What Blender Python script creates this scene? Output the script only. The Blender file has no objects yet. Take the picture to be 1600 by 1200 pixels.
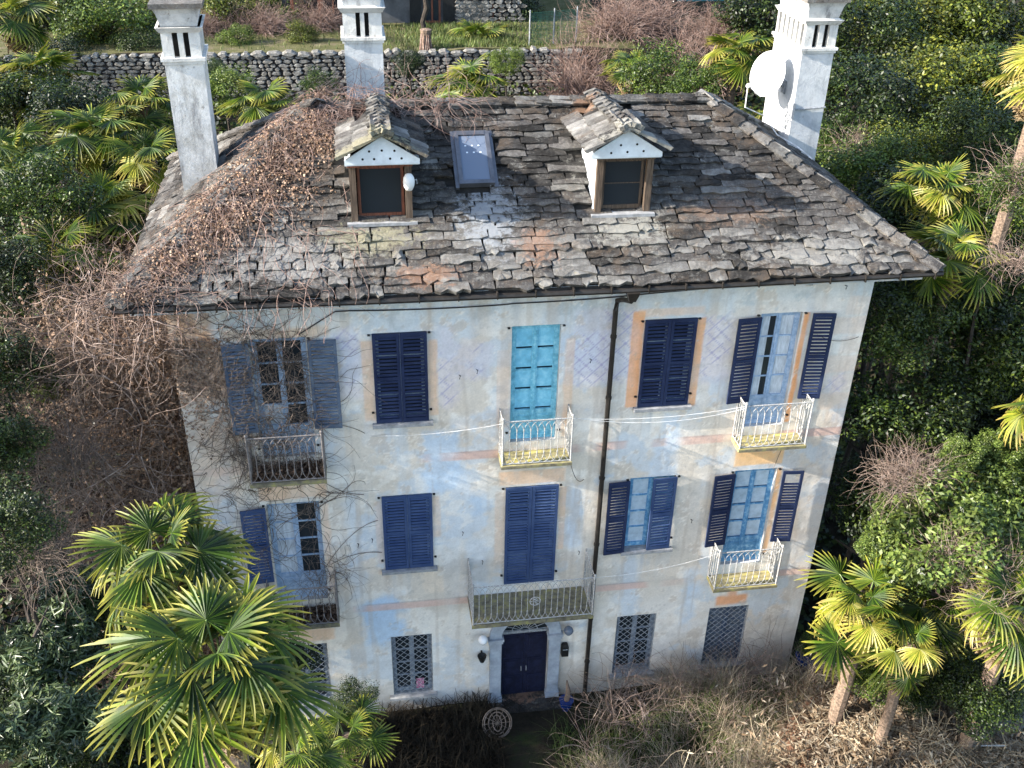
import bpy, math, random
import numpy as np
from mathutils import Vector, Matrix, noise as mnoise
random.seed(7); rng = np.random.default_rng(7)
sc = bpy.context.scene
PI = math.pi
# ------------------------------------------------------------------ camera
CAM = Vector((3.61504, -17.05298, 15.06295)); FPX = 1600.0
_y, _p, _r = -0.157503673, 0.543679898, 0.0238315456
_f = Vector((-math.sin(_y)*math.cos(_p), math.cos(_y)*math.cos(_p), -math.sin(_p)))
_rt = Vector((math.cos(_y), math.sin(_y), 0)); _up = _rt.cross(_f)
c_, s_ = math.cos(_r), math.sin(_r)
RT = c_*_rt + s_*_up; UP = -s_*_rt + c_*_up; FW = _f
cd = bpy.data.cameras.new('camera'); cam = bpy.data.objects.new('camera', cd); sc.collection.objects.link(cam)
mw = Matrix((( RT.x, UP.x, -FW.x, CAM.x), (RT.y, UP.y, -FW.y, CAM.y), (RT.z, UP.z, -FW.z, CAM.z), (0, 0, 0, 1)))
cam.matrix_world = mw
cd.sensor_width = 36; cd.lens = 36*FPX/1600; cd.clip_end = 3000
sc.camera = cam
# ------------------------------------------------------------------ sky, sun, exposure
SUN_EL, SUN_AZ = math.radians(26.5), math.radians(6.2)     # from the left, 6 degrees in front of the facade plane
w = bpy.data.worlds.new('World'); sc.world = w; w.use_nodes = True
nt = w.node_tree; bg = nt.nodes['Background']
sky = nt.nodes.new('ShaderNodeTexSky'); sky.sky_type = 'NISHITA'; sky.sun_disc = False
sky.sun_elevation = SUN_EL; sky.sun_rotation = math.radians(270) - SUN_AZ
nt.links.new(sky.outputs[0], bg.inputs[0]); bg.inputs[1].default_value = 0.15
sl = bpy.data.lights.new('sun', 'SUN'); sl.energy = 4.3; sl.angle = math.radians(0.5); sl.color = (1.0, 0.94, 0.85)
so = bpy.data.objects.new('sun', sl); sc.collection.objects.link(so); so.location = (-30, -5, 30)
SUNV = Vector((-math.cos(SUN_EL)*math.cos(SUN_AZ), -math.cos(SUN_EL)*math.sin(SUN_AZ), math.sin(SUN_EL)))
so.rotation_euler = (-SUNV).to_track_quat('-Z', 'Y').to_euler()
sc.view_settings.view_transform = 'Standard'; sc.view_settings.look = 'None'
sc.view_settings.gamma = 1; sc.view_settings.exposure = 1.92; sc.view_settings.use_curve_mapping = False

def at(u, v, d):
    """point at depth d (metres along the view axis) seen at photo pixel u, v"""
    return CAM + d*(FW + RT*((u-800)/FPX) - UP*((v-600)/FPX))
# ------------------------------------------------------------------ helpers
col = sc.collection
def tag(o, label=None, cat=None, group=None, kind=None):
    if label: o['label'] = label
    if cat: o['category'] = cat
    if group: o['group'] = group
    if kind: o['kind'] = kind
    return o
def empty(name, loc=(0, 0, 0), rz=0, parent=None):
    o = bpy.data.objects.new(name, None); col.objects.link(o); o.location = loc; o.rotation_euler = (0, 0, rz)
    o.empty_display_size = .2
    if parent: o.parent = parent
    return o
def link(name, me, parent=None, loc=(0, 0, 0)):
    o = bpy.data.objects.new(name, me); col.objects.link(o); o.location = loc
    if parent: o.parent = parent
    return o
class MB:
    def __init__(s): s.v = []; s.f = []; s.m = []; s.mi = 0
    def add(s, vs, fs):
        b = len(s.v); s.v += [tuple(q) for q in vs]
        for f in fs: s.f.append(tuple(b+i for i in f)); s.m.append(s.mi)
    def box(s, x0, x1, y0, y1, z0, z1, M=None):
        vs = [(x, y, z) for z in (z0, z1) for y in (y0, y1) for x in (x0, x1)]
        if M is not None: vs = [M @ Vector(q) for q in vs]
        s.add(vs, [(0, 2, 3, 1), (4, 5, 7, 6), (0, 1, 5, 4), (2, 6, 7, 3), (0, 4, 6, 2), (1, 3, 7, 5)])
    def loft(s, rings, caps=True):
        n = len(rings[0]); b = len(s.v)
        for r in rings: s.v += [tuple(q) for q in r]
        for i in range(len(rings)-1):
            for k in range(n):
                s.f.append((b+i*n+k, b+i*n+(k+1) % n, b+(i+1)*n+(k+1) % n, b+(i+1)*n+k)); s.m.append(s.mi)
        if caps:
            s.f.append(tuple(b+k for k in range(n-1, -1, -1))); s.m.append(s.mi)
            s.f.append(tuple(b+(len(rings)-1)*n+k for k in range(n))); s.m.append(s.mi)
    def tube(s, pts, r, n=6, caps=True):
        pts = [Vector(p) for p in pts]; rings = []
        for i, p in enumerate(pts):
            d = (pts[min(i+1, len(pts)-1)]-pts[max(i-1, 0)]).normalized()
            a = d.cross(Vector((0, 0, 1)) if abs(d.z) < .9 else Vector((1, 0, 0))).normalized(); b = d.cross(a)
            rr = r[i] if isinstance(r, (list, tuple)) else r
            rings.append([p + rr*(math.cos(2*PI*k/n)*a + math.sin(2*PI*k/n)*b) for k in range(n)])
        s.loft(rings, caps)
    def frus(s, x0, x1, y0, y1, z0, X0, X1, Y0, Y1, z1, M=None):
        rings = [[(x0, y0, z0), (x1, y0, z0), (x1, y1, z0), (x0, y1, z0)], [(X0, Y0, z1), (X1, Y0, z1), (X1, Y1, z1), (X0, Y1, z1)]]
        if M is not None: rings = [[M @ Vector(q) for q in r] for r in rings]
        s.loft(rings)
    def lathe(s, prof, n=16, c=(0, 0, 0)):
        s.loft([[(c[0]+r*math.cos(2*PI*k/n), c[1]+r*math.sin(2*PI*k/n), c[2]+z) for k in range(n)] for r, z in prof])
    def mesh(s, name, mats, smooth=False):
        me = bpy.data.meshes.new(name); me.from_pydata(s.v, [], s.f); 
        for m in (mats if isinstance(mats, (list, tuple)) else [mats]): me.materials.append(m)
        if max(s.m, default=0): me.polygons.foreach_set('material_index', s.m)
        if smooth: me.polygons.foreach_set('use_smooth', [True]*len(me.polygons))
        me.update(); return me
    def build(s, name, mats, parent=None, smooth=False, loc=(0, 0, 0)):
        return link(name, s.mesh(name, mats, smooth), parent, loc)
def npmesh(name, V, F, mats, mi=None, smooth=False):
    me = bpy.data.meshes.new(name); V = np.asarray(V, np.float32); F = np.asarray(F, np.int32); n, k = F.shape
    me.vertices.add(len(V)); me.vertices.foreach_set('co', V.ravel())
    me.loops.add(n*k); me.loops.foreach_set('vertex_index', F.ravel())
    me.polygons.add(n); me.polygons.foreach_set('loop_start', np.arange(0, n*k, k, dtype=np.int32))
    for m in (mats if isinstance(mats, (list, tuple)) else [mats]): me.materials.append(m)
    if mi is not None: me.polygons.foreach_set('material_index', np.asarray(mi, np.int32))
    if smooth: me.polygons.foreach_set('use_smooth', np.ones(n, bool))
    me.update(calc_edges=True); return me
# ------------------------------------------------------------------ materials
class NG:
    def __init__(s, name):
        s.m = bpy.data.materials.new(name); s.m.use_nodes = True; s.t = s.m.node_tree; s.b = s.t.nodes['Principled BSDF']
        s.out = s.t.nodes['Material Output']
    def n(s, t, **k):
        o = s.t.nodes.new('ShaderNode'+t)
        for a, b in k.items():
            if a in o.inputs: o.inputs[a].default_value = b
            else: setattr(o, a, b)
        return o
    def l(s, a, b): s.t.links.new(a, b)
    def noise(s, scale, detail=4, rough=.6, coord='Object', dist=0, stretch=None):
        tc = s.n('TexCoord'); src = tc.outputs[coord]
        if coord == 'World': pass
        if stretch:
            mp = s.n('Mapping'); mp.inputs['Scale'].default_value = stretch; s.l(src, mp.inputs[0]); src = mp.outputs[0]
        o = s.n('TexNoise'); o.inputs['Scale'].default_value = scale; o.inputs['Detail'].default_value = detail
        o.inputs['Roughness'].default_value = rough; o.inputs['Distortion'].default_value = dist
        s.l(src, o.inputs['Vector']); return o.outputs['Fac']
    def ramp(s, fac, stops):
        r = s.n('ValToRGB'); e = r.color_ramp.elements
        while len(e) > 1: e.remove(e[0])
        e[0].position = stops[0][0]; e[0].color = (*stops[0][1], 1)
        for p, c in stops[1:]:
            q = e.new(p); q.color = (*c, 1)
        s.l(fac, r.inputs[0]); return r.outputs[0]
    def mix(s, fac, a, b, mode='MIX'):
        m = s.n('MixRGB', blend_type=mode)
        for i, q in ((0, fac), (1, a), (2, b)):
            if isinstance(q, (float, int)): m.inputs[i].default_value = q if i == 0 else (q, q, q, 1)
            elif isinstance(q, tuple): m.inputs[i].default_value = (*q, 1)
            else: s.l(q, m.inputs[i])
        return m.outputs[0]
    def bump(s, h, strength=.3, dist=.02):
        b = s.n('Bump'); b.inputs['Strength'].default_value = strength; b.inputs['Distance'].default_value = dist
        s.l(h, b.inputs['Height']); s.l(b.outputs[0], s.b.inputs['Normal'])
    def color(s, c):
        if isinstance(c, tuple): s.b.inputs['Base Color'].default_value = (*c, 1)
        else: s.l(c, s.b.inputs['Base Color'])
    def fin(s, rough=.8, metal=0, spec=.3):
        s.b.inputs['Roughness'].default_value = rough; s.b.inputs['Metallic'].default_value = metal
        s.b.inputs['Specular IOR Level'].default_value = spec; return s.m
def sc3(c, k): return tuple(min(1, x*k) for x in c)
def simple(name, c, rough=.7, var=.35, scale=8, metal=0, spec=.3, bump=.15, c2=None, th=(.35, .65), stretch=None):
    g = NG(name); f = g.noise(scale, 6, .65, stretch=stretch)
    g.color(g.ramp(f, [(th[0], sc3(c, 1-var)), (.5, c), (th[1], c2 or sc3(c, 1+var))])); g.bump(g.noise(scale*4), bump, .01)
    return g.fin(rough, metal, spec)
def stone_mat(name, dark, mid, light, lich=.62, lc=(.30, .29, .26), scale=3, zones=False):
    g = NG(name); oi = g.n('NewGeometry'); f = g.noise(scale, 9, .75)
    base = g.ramp(f, [(.3, dark), (.5, mid), (.7, light)])
    rp = g.n('Math', operation='MULTIPLY_ADD'); g.l(oi.outputs['Random Per Island'], rp.inputs[0]); rp.inputs[1].default_value = .9; rp.inputs[2].default_value = .55
    base = g.mix(1, base, rp.outputs[0], 'MULTIPLY')
    pos = oi.outputs['Position']
    def wn(sc_, det=6, rg=.7, off=0):
        o = g.n('TexNoise'); o.inputs['Scale'].default_value = sc_; o.inputs['Detail'].default_value = det; o.inputs['Roughness'].default_value = rg; o.inputs['Distortion'].default_value = .4
        ad = g.n('VectorMath', operation='ADD'); g.l(pos, ad.inputs[0]); ad.inputs[1].default_value = (off, off*.7, 0); g.l(ad.outputs[0], o.inputs['Vector']); return o.outputs['Fac']
    if zones:
        base = g.mix(g.ramp(wn(1.1, 8, .8, 3), [(.50, (0, 0, 0)), (.62, (.6, .6, .6))]), base, (.10, .073, .052))      # brown moss film
        base = g.mix(g.ramp(wn(2.3, 9, .85, 9), [(.56, (0, 0, 0)), (.66, (.75, .75, .75))]), base, (.25, .24, .215))     # crustose grey lichen
        base = g.mix(g.ramp(wn(3.0, 9, .8, 17), [(.63, (0, 0, 0)), (.70, (.6, .6, .6))]), base, (.22, .19, .10))        # ochre lichen
        fine = wn(6, 7, .8, 31)
        for cx, cy, rx, ry, c, k_ in [(5.95, .75, .75, .85, (.27, .285, .30), .75), (3.7, .40, 1.1, .42, (.25, .23, .15), .7), (8.6, .40, .9, .38, (.27, .26, .225), .75), (6.75, .15, .5, .5, (.27, .155, .10), .6), (4.7, -.35, .8, .28, (.24, .13, .08), .6), (10.6, .7, 1.2, .35, (.20, .13, .09), .5), (8.1, 2.9, .3, .4, (.26, .15, .09), .6), (2.3, 0, 1.5, .5, (.26, .25, .235), .6), (12, -.2, 1.6, .4, (.27, .26, .235), .5)]:
            sb = g.n('VectorMath', operation='SUBTRACT'); g.l(pos, sb.inputs[0]); sb.inputs[1].default_value = (cx, cy, 0)
            ml = g.n('VectorMath', operation='MULTIPLY'); g.l(sb.outputs[0], ml.inputs[0]); ml.inputs[1].default_value = (1/rx, 1/ry, 0)
            ln = g.n('VectorMath', operation='LENGTH'); g.l(ml.outputs[0], ln.inputs[0])
            ma = g.n('Math', operation='MULTIPLY_ADD'); g.l(fine, ma.inputs[0]); ma.inputs[1].default_value = 4.2; ma.inputs[2].default_value = -1.95; mb = g.n('Math', operation='ADD'); g.l(ma.outputs[0], mb.inputs[0]); g.l(ln.outputs['Value'], mb.inputs[1])
            base = g.mix(g.ramp(mb.outputs[0], [(.55, (k_, k_, k_)), (1.0, (0, 0, 0))]), base, c)
    l = g.noise(17, 9, .82); lm = g.ramp(l, [(lich-.10, (0, 0, 0)), (lich+.06, (.5, .5, .5))])
    g.color(g.mix(lm, base, lc)); g.bump(g.noise(13, 9, .8), 1, .045); return g.fin(.92, 0, .12)
def leaf_mat(name, cols, rough=.45, trans=.25, spec=.4, tipc=None):
    g = NG(name); geo = g.n('NewGeometry'); oi = g.n('ObjectInfo')
    ad = g.n('Math', operation='ADD'); g.l(geo.outputs['Random Per Island'], ad.inputs[0])
    om = g.n('Math', operation='MULTIPLY_ADD'); g.l(oi.outputs['Random'], om.inputs[0]); om.inputs[1].default_value = .5; om.inputs[2].default_value = -.25
    g.l(om.outputs[0], ad.inputs[1])
    n = len(cols); c = g.ramp(ad.outputs[0], [(i/max(1, n-1), q) for i, q in enumerate(cols)])
    nz = g.noise(1.3, 3, .6); c = g.mix(1, c, g.ramp(nz, [(.32, (.40, .40, .40)), (.68, (1.35, 1.35, 1.25))]), 'MULTIPLY')
    if tipc:
        at_ = g.n('Attribute', attribute_name='tip'); tr = g.ramp(at_.outputs['Fac'], [(.55, (0, 0, 0)), (1, (.8, .8, .8))])
        c = g.mix(tr, c, tipc)
    g.color(c); g.fin(rough, 0, spec)
    if trans:
        tb = g.n('BsdfTranslucent'); g.l(c, tb.inputs[0]); ms = g.n('MixShader'); ms.inputs[0].default_value = trans
        g.l(g.b.outputs[0], ms.inputs[1]); g.l(tb.outputs[0], ms.inputs[2]); g.l(ms.outputs[0], g.out.inputs[0])
    return g.m
def glass_mat(name, tint=(.02, .025, .03), rough=.06):
    g = NG(name); g.color(tint); return g.fin(rough, 0, .35)
M = {}
M['stone'] = stone_mat('roof_stone_grey', (.018, .016, .015), (.062, .057, .053), (.145, .137, .127), zones=True)
M['stone_d'] = stone_mat('roof_stone_dark', (.009, .008, .0075), (.028, .026, .024), (.075, .070, .065), .66, zones=True)
M['stone_p'] = stone_mat('roof_stone_pale', (.05, .047, .043), (.13, .123, .113), (.25, .24, .22), zones=True)
M['stone_b'] = M['stone_y'] = M['stone_r'] = M['stone_p']
M['deck'] = simple('roof_deck', (.03, .026, .022), .95)
def shutpaint(name, c, fade, chip=(.30, .33, .36), th=.63):
    g = NG(name); pos = g.n('NewGeometry').outputs['Position']; nz = g.n('TexNoise'); nz.inputs['Scale'].default_value = 1.4; nz.inputs['Detail'].default_value = 7; nz.inputs['Roughness'].default_value = .75; g.l(pos, nz.inputs['Vector'])
    col_ = g.ramp(nz.outputs['Fac'], [(.36, c), (.66, fade)]); n2 = g.n('TexNoise'); n2.inputs['Scale'].default_value = 16; n2.inputs['Detail'].default_value = 8; n2.inputs['Roughness'].default_value = .85; g.l(pos, n2.inputs['Vector'])
    col_ = g.mix(g.ramp(n2.outputs['Fac'], [(th, (0, 0, 0)), (th+.05, (.85, .85, .85))]), col_, chip); g.color(col_); g.bump(n2.outputs['Fac'], .4, .01); return g.fin(.65, 0, .2)
M['navy'] = shutpaint('shutter_navy_paint', (.008, .014, .042), (.022, .034, .080))
M['blue'] = shutpaint('shutter_faded_blue_paint', (.022, .044, .115), (.055, .085, .165), th=.66)
M['greyblue'] = shutpaint('shutter_weathered_blue', (.05, .075, .125), (.12, .15, .19), th=.58)
M['greyp'] = simple('dull_grey_blue_frame', (.17, .20, .24), .65, .3, 10, c2=(.28, .31, .35))
M['turq'] = simple('turquoise_paint', (.16, .44, .56), .45, .3, 9, c2=(.30, .58, .66))
M['turqp'] = simple('pale_turquoise_panel', (.20, .52, .66), .3, .2, 4, c2=(.34, .64, .74), spec=.5)
M['skyb'] = simple('sky_blue_paint', (.10, .27, .46), .5, .25, 9, c2=(.3, .48, .6))
M['paleb'] = simple('pale_blue_grey_paint', (.29, .39, .52), .6, .22, 10, c2=(.42, .50, .60))
M['curt'] = simple('curtain_behind_glass', (.50, .53, .56), .2, .25, 5, spec=.6, bump=.02, stretch=(3, 1, .6))
M['curtb'] = simple('blue_blind_behind_glass', (.46, .56, .63), .2, .2, 5, c2=(.55, .63, .68), spec=.5, bump=.02)
M['glass'] = glass_mat('dark_window_glass'); M['dark'] = simple('unlit_interior', (.012, .011, .01), .9)
M['iron'] = simple('white_painted_iron', (.32, .31, .29), .75, .5, 30, c2=(.46, .45, .43), th=(.25, .6))
M['ironr'] = simple('grey_rusting_iron', (.25, .26, .27), .65, .4, 20)
M['irono'] = simple('dirty_brown_grey_iron', (.17, .15, .14), .7, .4, 20)
M['rail_slab'] = simple('mossy_balcony_stone', (.17, .15, .10), .95, .45, 6, c2=(.26, .24, .09))
M['slab_y'] = simple('yellow_lichen_balcony_floor', (.34, .29, .15), .95, .4, 7, c2=(.42, .36, .10))
M['gut'] = simple('dark_gutter_metal', (.035, .03, .026), .45, .3, 6, .4)
M['fascia'] = simple('cornice_plaster', (.42, .45, .48), .85, .25, 2.2, c2=(.52, .47, .42))
M['sill'] = simple('grey_stone_sill', (.26, .26, .26), .9, .25)
M['door'] = simple('dark_navy_door', (.010, .012, .03), .5, .4)
M['surr'] = simple('grey_stone_surround', (.28, .31, .35), .85, .25, 3)
M['wood'] = simple('weathered_brown_wood', (.085, .06, .042), .85, .55, 3, stretch=(14, 14, 1))
M['woodr'] = simple('reddish_brown_wood', (.13, .045, .025), .7, .5, 4, stretch=(14, 14, 1))
M['white'] = simple('white_board_paint', (.60, .64, .66), .6, .12, 5)
def limewash(name, pale, mid, stain, k_=1.0):
    g = NG(name); f = g.noise(1.6, 8, .72, dist=.3); c = g.ramp(f, [(.35, mid), (.55, pale)])
    st = g.noise(3.2, 8, .75, stretch=(1, 1, .22)); c = g.mix(g.ramp(st, [(.52, (0, 0, 0)), (.68, (.8*k_,)*3)]), c, stain)
    pk = g.noise(5, 9, .8, dist=.5); c = g.mix(g.ramp(pk, [(.60, (0, 0, 0)), (.64, (.75*k_,)*3)]), c, (.24, .22, .19))
    sp = g.noise(30, 4, .8); c = g.mix(g.ramp(sp, [(.60, (0, 0, 0)), (.72, (.4, .4, .4))]), c, (.20, .18, .15))
    g.color(c); g.bump(g.mix(.5, f, pk), 1, .05); return g.fin(.92, 0, .12)
M['chim'] = limewash('stained_limewash', (.60, .585, .55), (.44, .43, .40), (.20, .19, .18))
M['chimp'] = limewash('peeling_limewash', (.62, .61, .585), (.36, .345, .31), (.15, .145, .145), 1.1)
M['chimb'] = limewash('bluish_stained_plaster', (.56, .56, .55), (.36, .375, .39), (.26, .27, .28), .8)
M['chimc'] = limewash('soot_stained_cap_plaster', (.56, .55, .53), (.30, .30, .30), (.06, .06, .065), 1.2)
M['lichen'] = simple('orange_lichen_edge', (.36, .26, .14), .95, .4, 9, c2=(.5, .47, .42))
M['dish'] = simple('dish_white_enamel', (.60, .60, .58), .5, .12, 3, bump=.02)
M['skyl'] = glass_mat('skylight_glass', (.12, .145, .19), .05); M['skyf'] = simple('skylight_grey_metal', (.13, .13, .14), .4, .2, 5, .6)
M['wire'] = simple('black_cable', (.03, .028, .03), .7); M['wirew'] = simple('white_cable', (.6, .58, .55), .6)
M['twig'] = simple('pale_vine_stem', (.20, .14, .11), .9, .5, 5, c2=(.36, .29, .25))
M['twigd'] = simple('brown_vine_stem', (.16, .115, .088), .9, .5, 5)
M['twigr'] = simple('reddish_vine_stem', (.19, .12, .095), .9, .5, 5, c2=(.32, .25, .215))
M['bark'] = simple('grey_brown_bark', (.035, .028, .022), .95, .45, 6, stretch=(3, 3, 1), bump=.6)
M['bark2'] = simple('grey_twig', (.13, .10, .08), .9, .5, 6)
M['palmbark'] = simple('fibrous_palm_trunk', (.17, .12, .085), .95, .6, 9, stretch=(2, 2, 3), bump=1)
M['pfrond'] = leaf_mat('palm_frond_green', [(.012, .030, .004), (.050, .095, .008), (.145, .19, .014)], .48, .24, .28, (.34, .30, .05))
M['pfrond_y'] = leaf_mat('palm_frond_yellow', [(.15, .19, .02), (.27, .28, .03), (.38, .33, .05)], .45, .3, .4, (.42, .30, .10))
M['pdead'] = leaf_mat('palm_frond_dead', [(.18, .12, .06), (.30, .22, .13), (.38, .30, .20)], .8, .15, .2)
M['petiole'] = simple('palm_petiole', (.14, .19, .06), .5, .3)
M['leafA'] = leaf_mat('laurel_leaf', [(.003, .008, .002), (.014, .028, .005), (.065, .092, .014)], .46, .14, .32)  # dark stops lowered so the colour itself carries shade within the foliage
M['leafB'] = leaf_mat('bright_shrub_leaf', [(.010, .022, .004), (.055, .095, .012), (.16, .205, .032)], .45, .25, .35)
M['leafE'] = leaf_mat('light_green_leaf', [(.025, .045, .01), (.10, .15, .028), (.23, .28, .07)], .42, .28, .4)
M['leafC'] = leaf_mat('yellow_green_leaf', [(.014, .024, .004), (.08, .105, .012), (.20, .205, .026)], .45, .25, .35)
M['leafO'] = leaf_mat('oleander_leaf', [(.012, .024, .009), (.055, .085, .03), (.18, .22, .10)], .36, .2, .5)
M['leafD'] = leaf_mat('dead_vine_leaf', [(.15, .09, .06), (.32, .205, .145), (.46, .34, .26)], .85, .15, .15)
M['leafDD'] = leaf_mat('dark_dead_leaf', [(.06, .038, .027), (.16, .10, .07), (.27, .185, .135)], .85, .15, .15)
M['wither'] = leaf_mat('withered_dark_leaf', [(.010, .008, .006), (.024, .018, .012), (.045, .034, .022)], .8, .1, .15)
M['straw'] = leaf_mat('dry_straw', [(.14, .11, .075), (.32, .26, .185), (.52, .45, .34)], .8, .2, .2)
M['thatch'] = leaf_mat('dead_thatch', [(.12, .08, .05), (.27, .20, .14), (.48, .42, .34)], .85, .15, .15)
M['grass'] = leaf_mat('green_grass_blade', [(.04, .07, .015), (.08, .12, .025), (.16, .17, .06)], .6, .3, .3)
g = NG('earth_and_leaf_litter'); f = g.noise(.7, 8, .75); g.color(g.ramp(f, [(.35, (.016, .014, .010)), (.5, (.035, .029, .02)), (.62, (.03, .04, .015)), (.75, (.07, .055, .036))]))
g.bump(g.noise(3, 8, .8), 1, .15); M['soil'] = g.fin(.95, 0, .1)
g = NG('mown_lawn'); f = g.noise(.9, 8, .75); g.color(g.ramp(f, [(.3, (.05, .055, .02)), (.5, (.10, .095, .04)), (.62, (.15, .12, .075))])); g.bump(g.noise(20), .8, .05); M['lawn'] = g.fin(.95, 0, .1)
M['wstone'] = stone_mat('dry_stone_wall', (.04, .037, .032), (.15, .14, .122), (.34, .325, .295), .6, (.5, .49, .46), 2)
M['wcore'] = simple('wall_core_shadow_mortar', (.035, .03, .027), .95)
M['teal'] = simple('teal_tarpaulin', (.04, .17, .18), .6); M['mesh'] = simple('green_fence_netting', (.03, .10, .07), .7)
M['pot'] = simple('blue_glazed_pot', (.01, .03, .14), .25, .2, 5, spec=.6); M['terra'] = simple('brown_pot', (.12, .06, .035), .8)
M['globe'] = simple('white_glass_globe', (.75, .75, .76), .15, .05, 3, spec=.6, bump=0)
M['lampb'] = simple('black_lamp_metal', (.012, .012, .012), .5)
M['pink'] = simple('pink_card', (.5, .12, .25), .6, .6, 30, c2=(.7, .65, .65)); M['roofb'] = M['stone_d']
M['concrete'] = simple('weathered_render_wall', (.085, .085, .085), .9, .35, 1.5)

# ------------------------------------------------------------------ terrain
def lerp(x, xs, ys): return np.interp(x, xs, ys)
def terr(x, y):
    x = np.asarray(x, float); y = np.asarray(y, float)
    z = lerp(y, [-60, -12, -6, 2, 7, 26.2, 26.25, 33.5, 42, 300], [-14, -6.5, -4.35, -4.3, -3.8, 3.1, 4.9, 4.6, 5.6, 95])
    side = np.clip((x-15.5)*.22, 0, 7)*lerp(y, [-4, 4, 24, 26], [.35, 1, .6, 0]) + np.clip((-2.5-x)*.2, 0, 5)*lerp(y, [-4, 4, 22, 26], [0, .7, .4, 0])
    bank = .9*np.clip((x-7.8)/3, 0, 1)*np.clip((-y-.15)/1.0, 0, 1)*np.clip((y+9)/4, 0, 1)
    fl = 1-np.clip((y-26)/1, 0, 1)*(1-np.clip((y-40)/8, 0, 1))
    n = (np.sin(x*.9+1.3*np.sin(y*.7))*np.cos(y*.8+.5*x)*.14 + np.sin(x*2.7+y)*np.cos(y*2.3)*.05)*fl*np.clip(np.abs(y+.0)*.5, .3, 1)
    return z+side+bank+n
xs = np.concatenate([np.linspace(-900, -42, 14), np.linspace(-40, 56, 241), np.linspace(60, 900, 14)])
ys = np.concatenate([np.linspace(-900, -32, 10), np.linspace(-30, 26.18, 130), [26.2, 26.26], np.linspace(26.5, 60, 70), np.linspace(65, 1200, 18)])
X, Y = np.meshgrid(xs, ys); Z = terr(X, np.clip(Y, -60, 300)) + np.where(Y > 300, (Y-300)*.15, 0)
V = np.stack([X, Y, Z], -1).reshape(-1, 3); nx = len(xs)
i, j = np.meshgrid(np.arange(nx-1), np.arange(len(ys)-1)); b = (j*nx+i).ravel()
F = np.stack([b, b+1, b+nx+1, b+nx], -1)
cx = X[:-1, :-1].ravel(); cy = Y[:-1, :-1].ravel()
ground = link('ground', npmesh('ground', V, F, [M['soil'], M['lawn']], (((cy > 26.2) & (cy < 39) & (cx > -14) & (cx < 15.5)).astype(int)), True)); tag(ground, kind='structure')
def gz(x, y): return float(terr(x, y))

# ------------------------------------------------------------------ the villa: facade paint
W, D, H0, H1 = 13.5, 6.6, -4.5, 6.72
def vnoise(x, y, scale, seed, octaves=4, gain=.55):
    r = np.random.default_rng(seed); out = np.zeros_like(x); amp = 1; tot = 0
    for o in range(octaves):
        G = r.random((64, 64)); fx = x*scale; fy = y*scale; ix = np.floor(fx).astype(int); iy = np.floor(fy).astype(int)
        tx = fx-ix; ty = fy-iy; tx = tx*tx*(3-2*tx); ty = ty*ty*(3-2*ty)
        a = G[ix % 64, iy % 64]; b_ = G[(ix+1) % 64, iy % 64]; c = G[ix % 64, (iy+1) % 64]; d = G[(ix+1) % 64, (iy+1) % 64]
        out += amp*((a*(1-tx)+b_*tx)*(1-ty)+(c*(1-tx)+d*tx)*ty); tot += amp; amp *= gain; scale *= 2.03
    return out/tot
def sstep(a, b, x): t = np.clip((x-a)/(b-a), 0, 1); return t*t*(3-2*t)
def boxm(x, z, x0, x1, z0, z1, e=.05, wob=.06, seed=3):
    wx = (vnoise(x, z, 3.1, seed)-.5)*wob*2; wz = (vnoise(x, z, 3.1, seed+9)-.5)*wob*2
    return sstep(x0-e, x0+e, x+wx)*sstep(-x1-e, -x1+e, -x-wx)*sstep(z0-e, z0+e, z+wz)*sstep(-z1-e, -z1+e, -z-wz)
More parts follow.
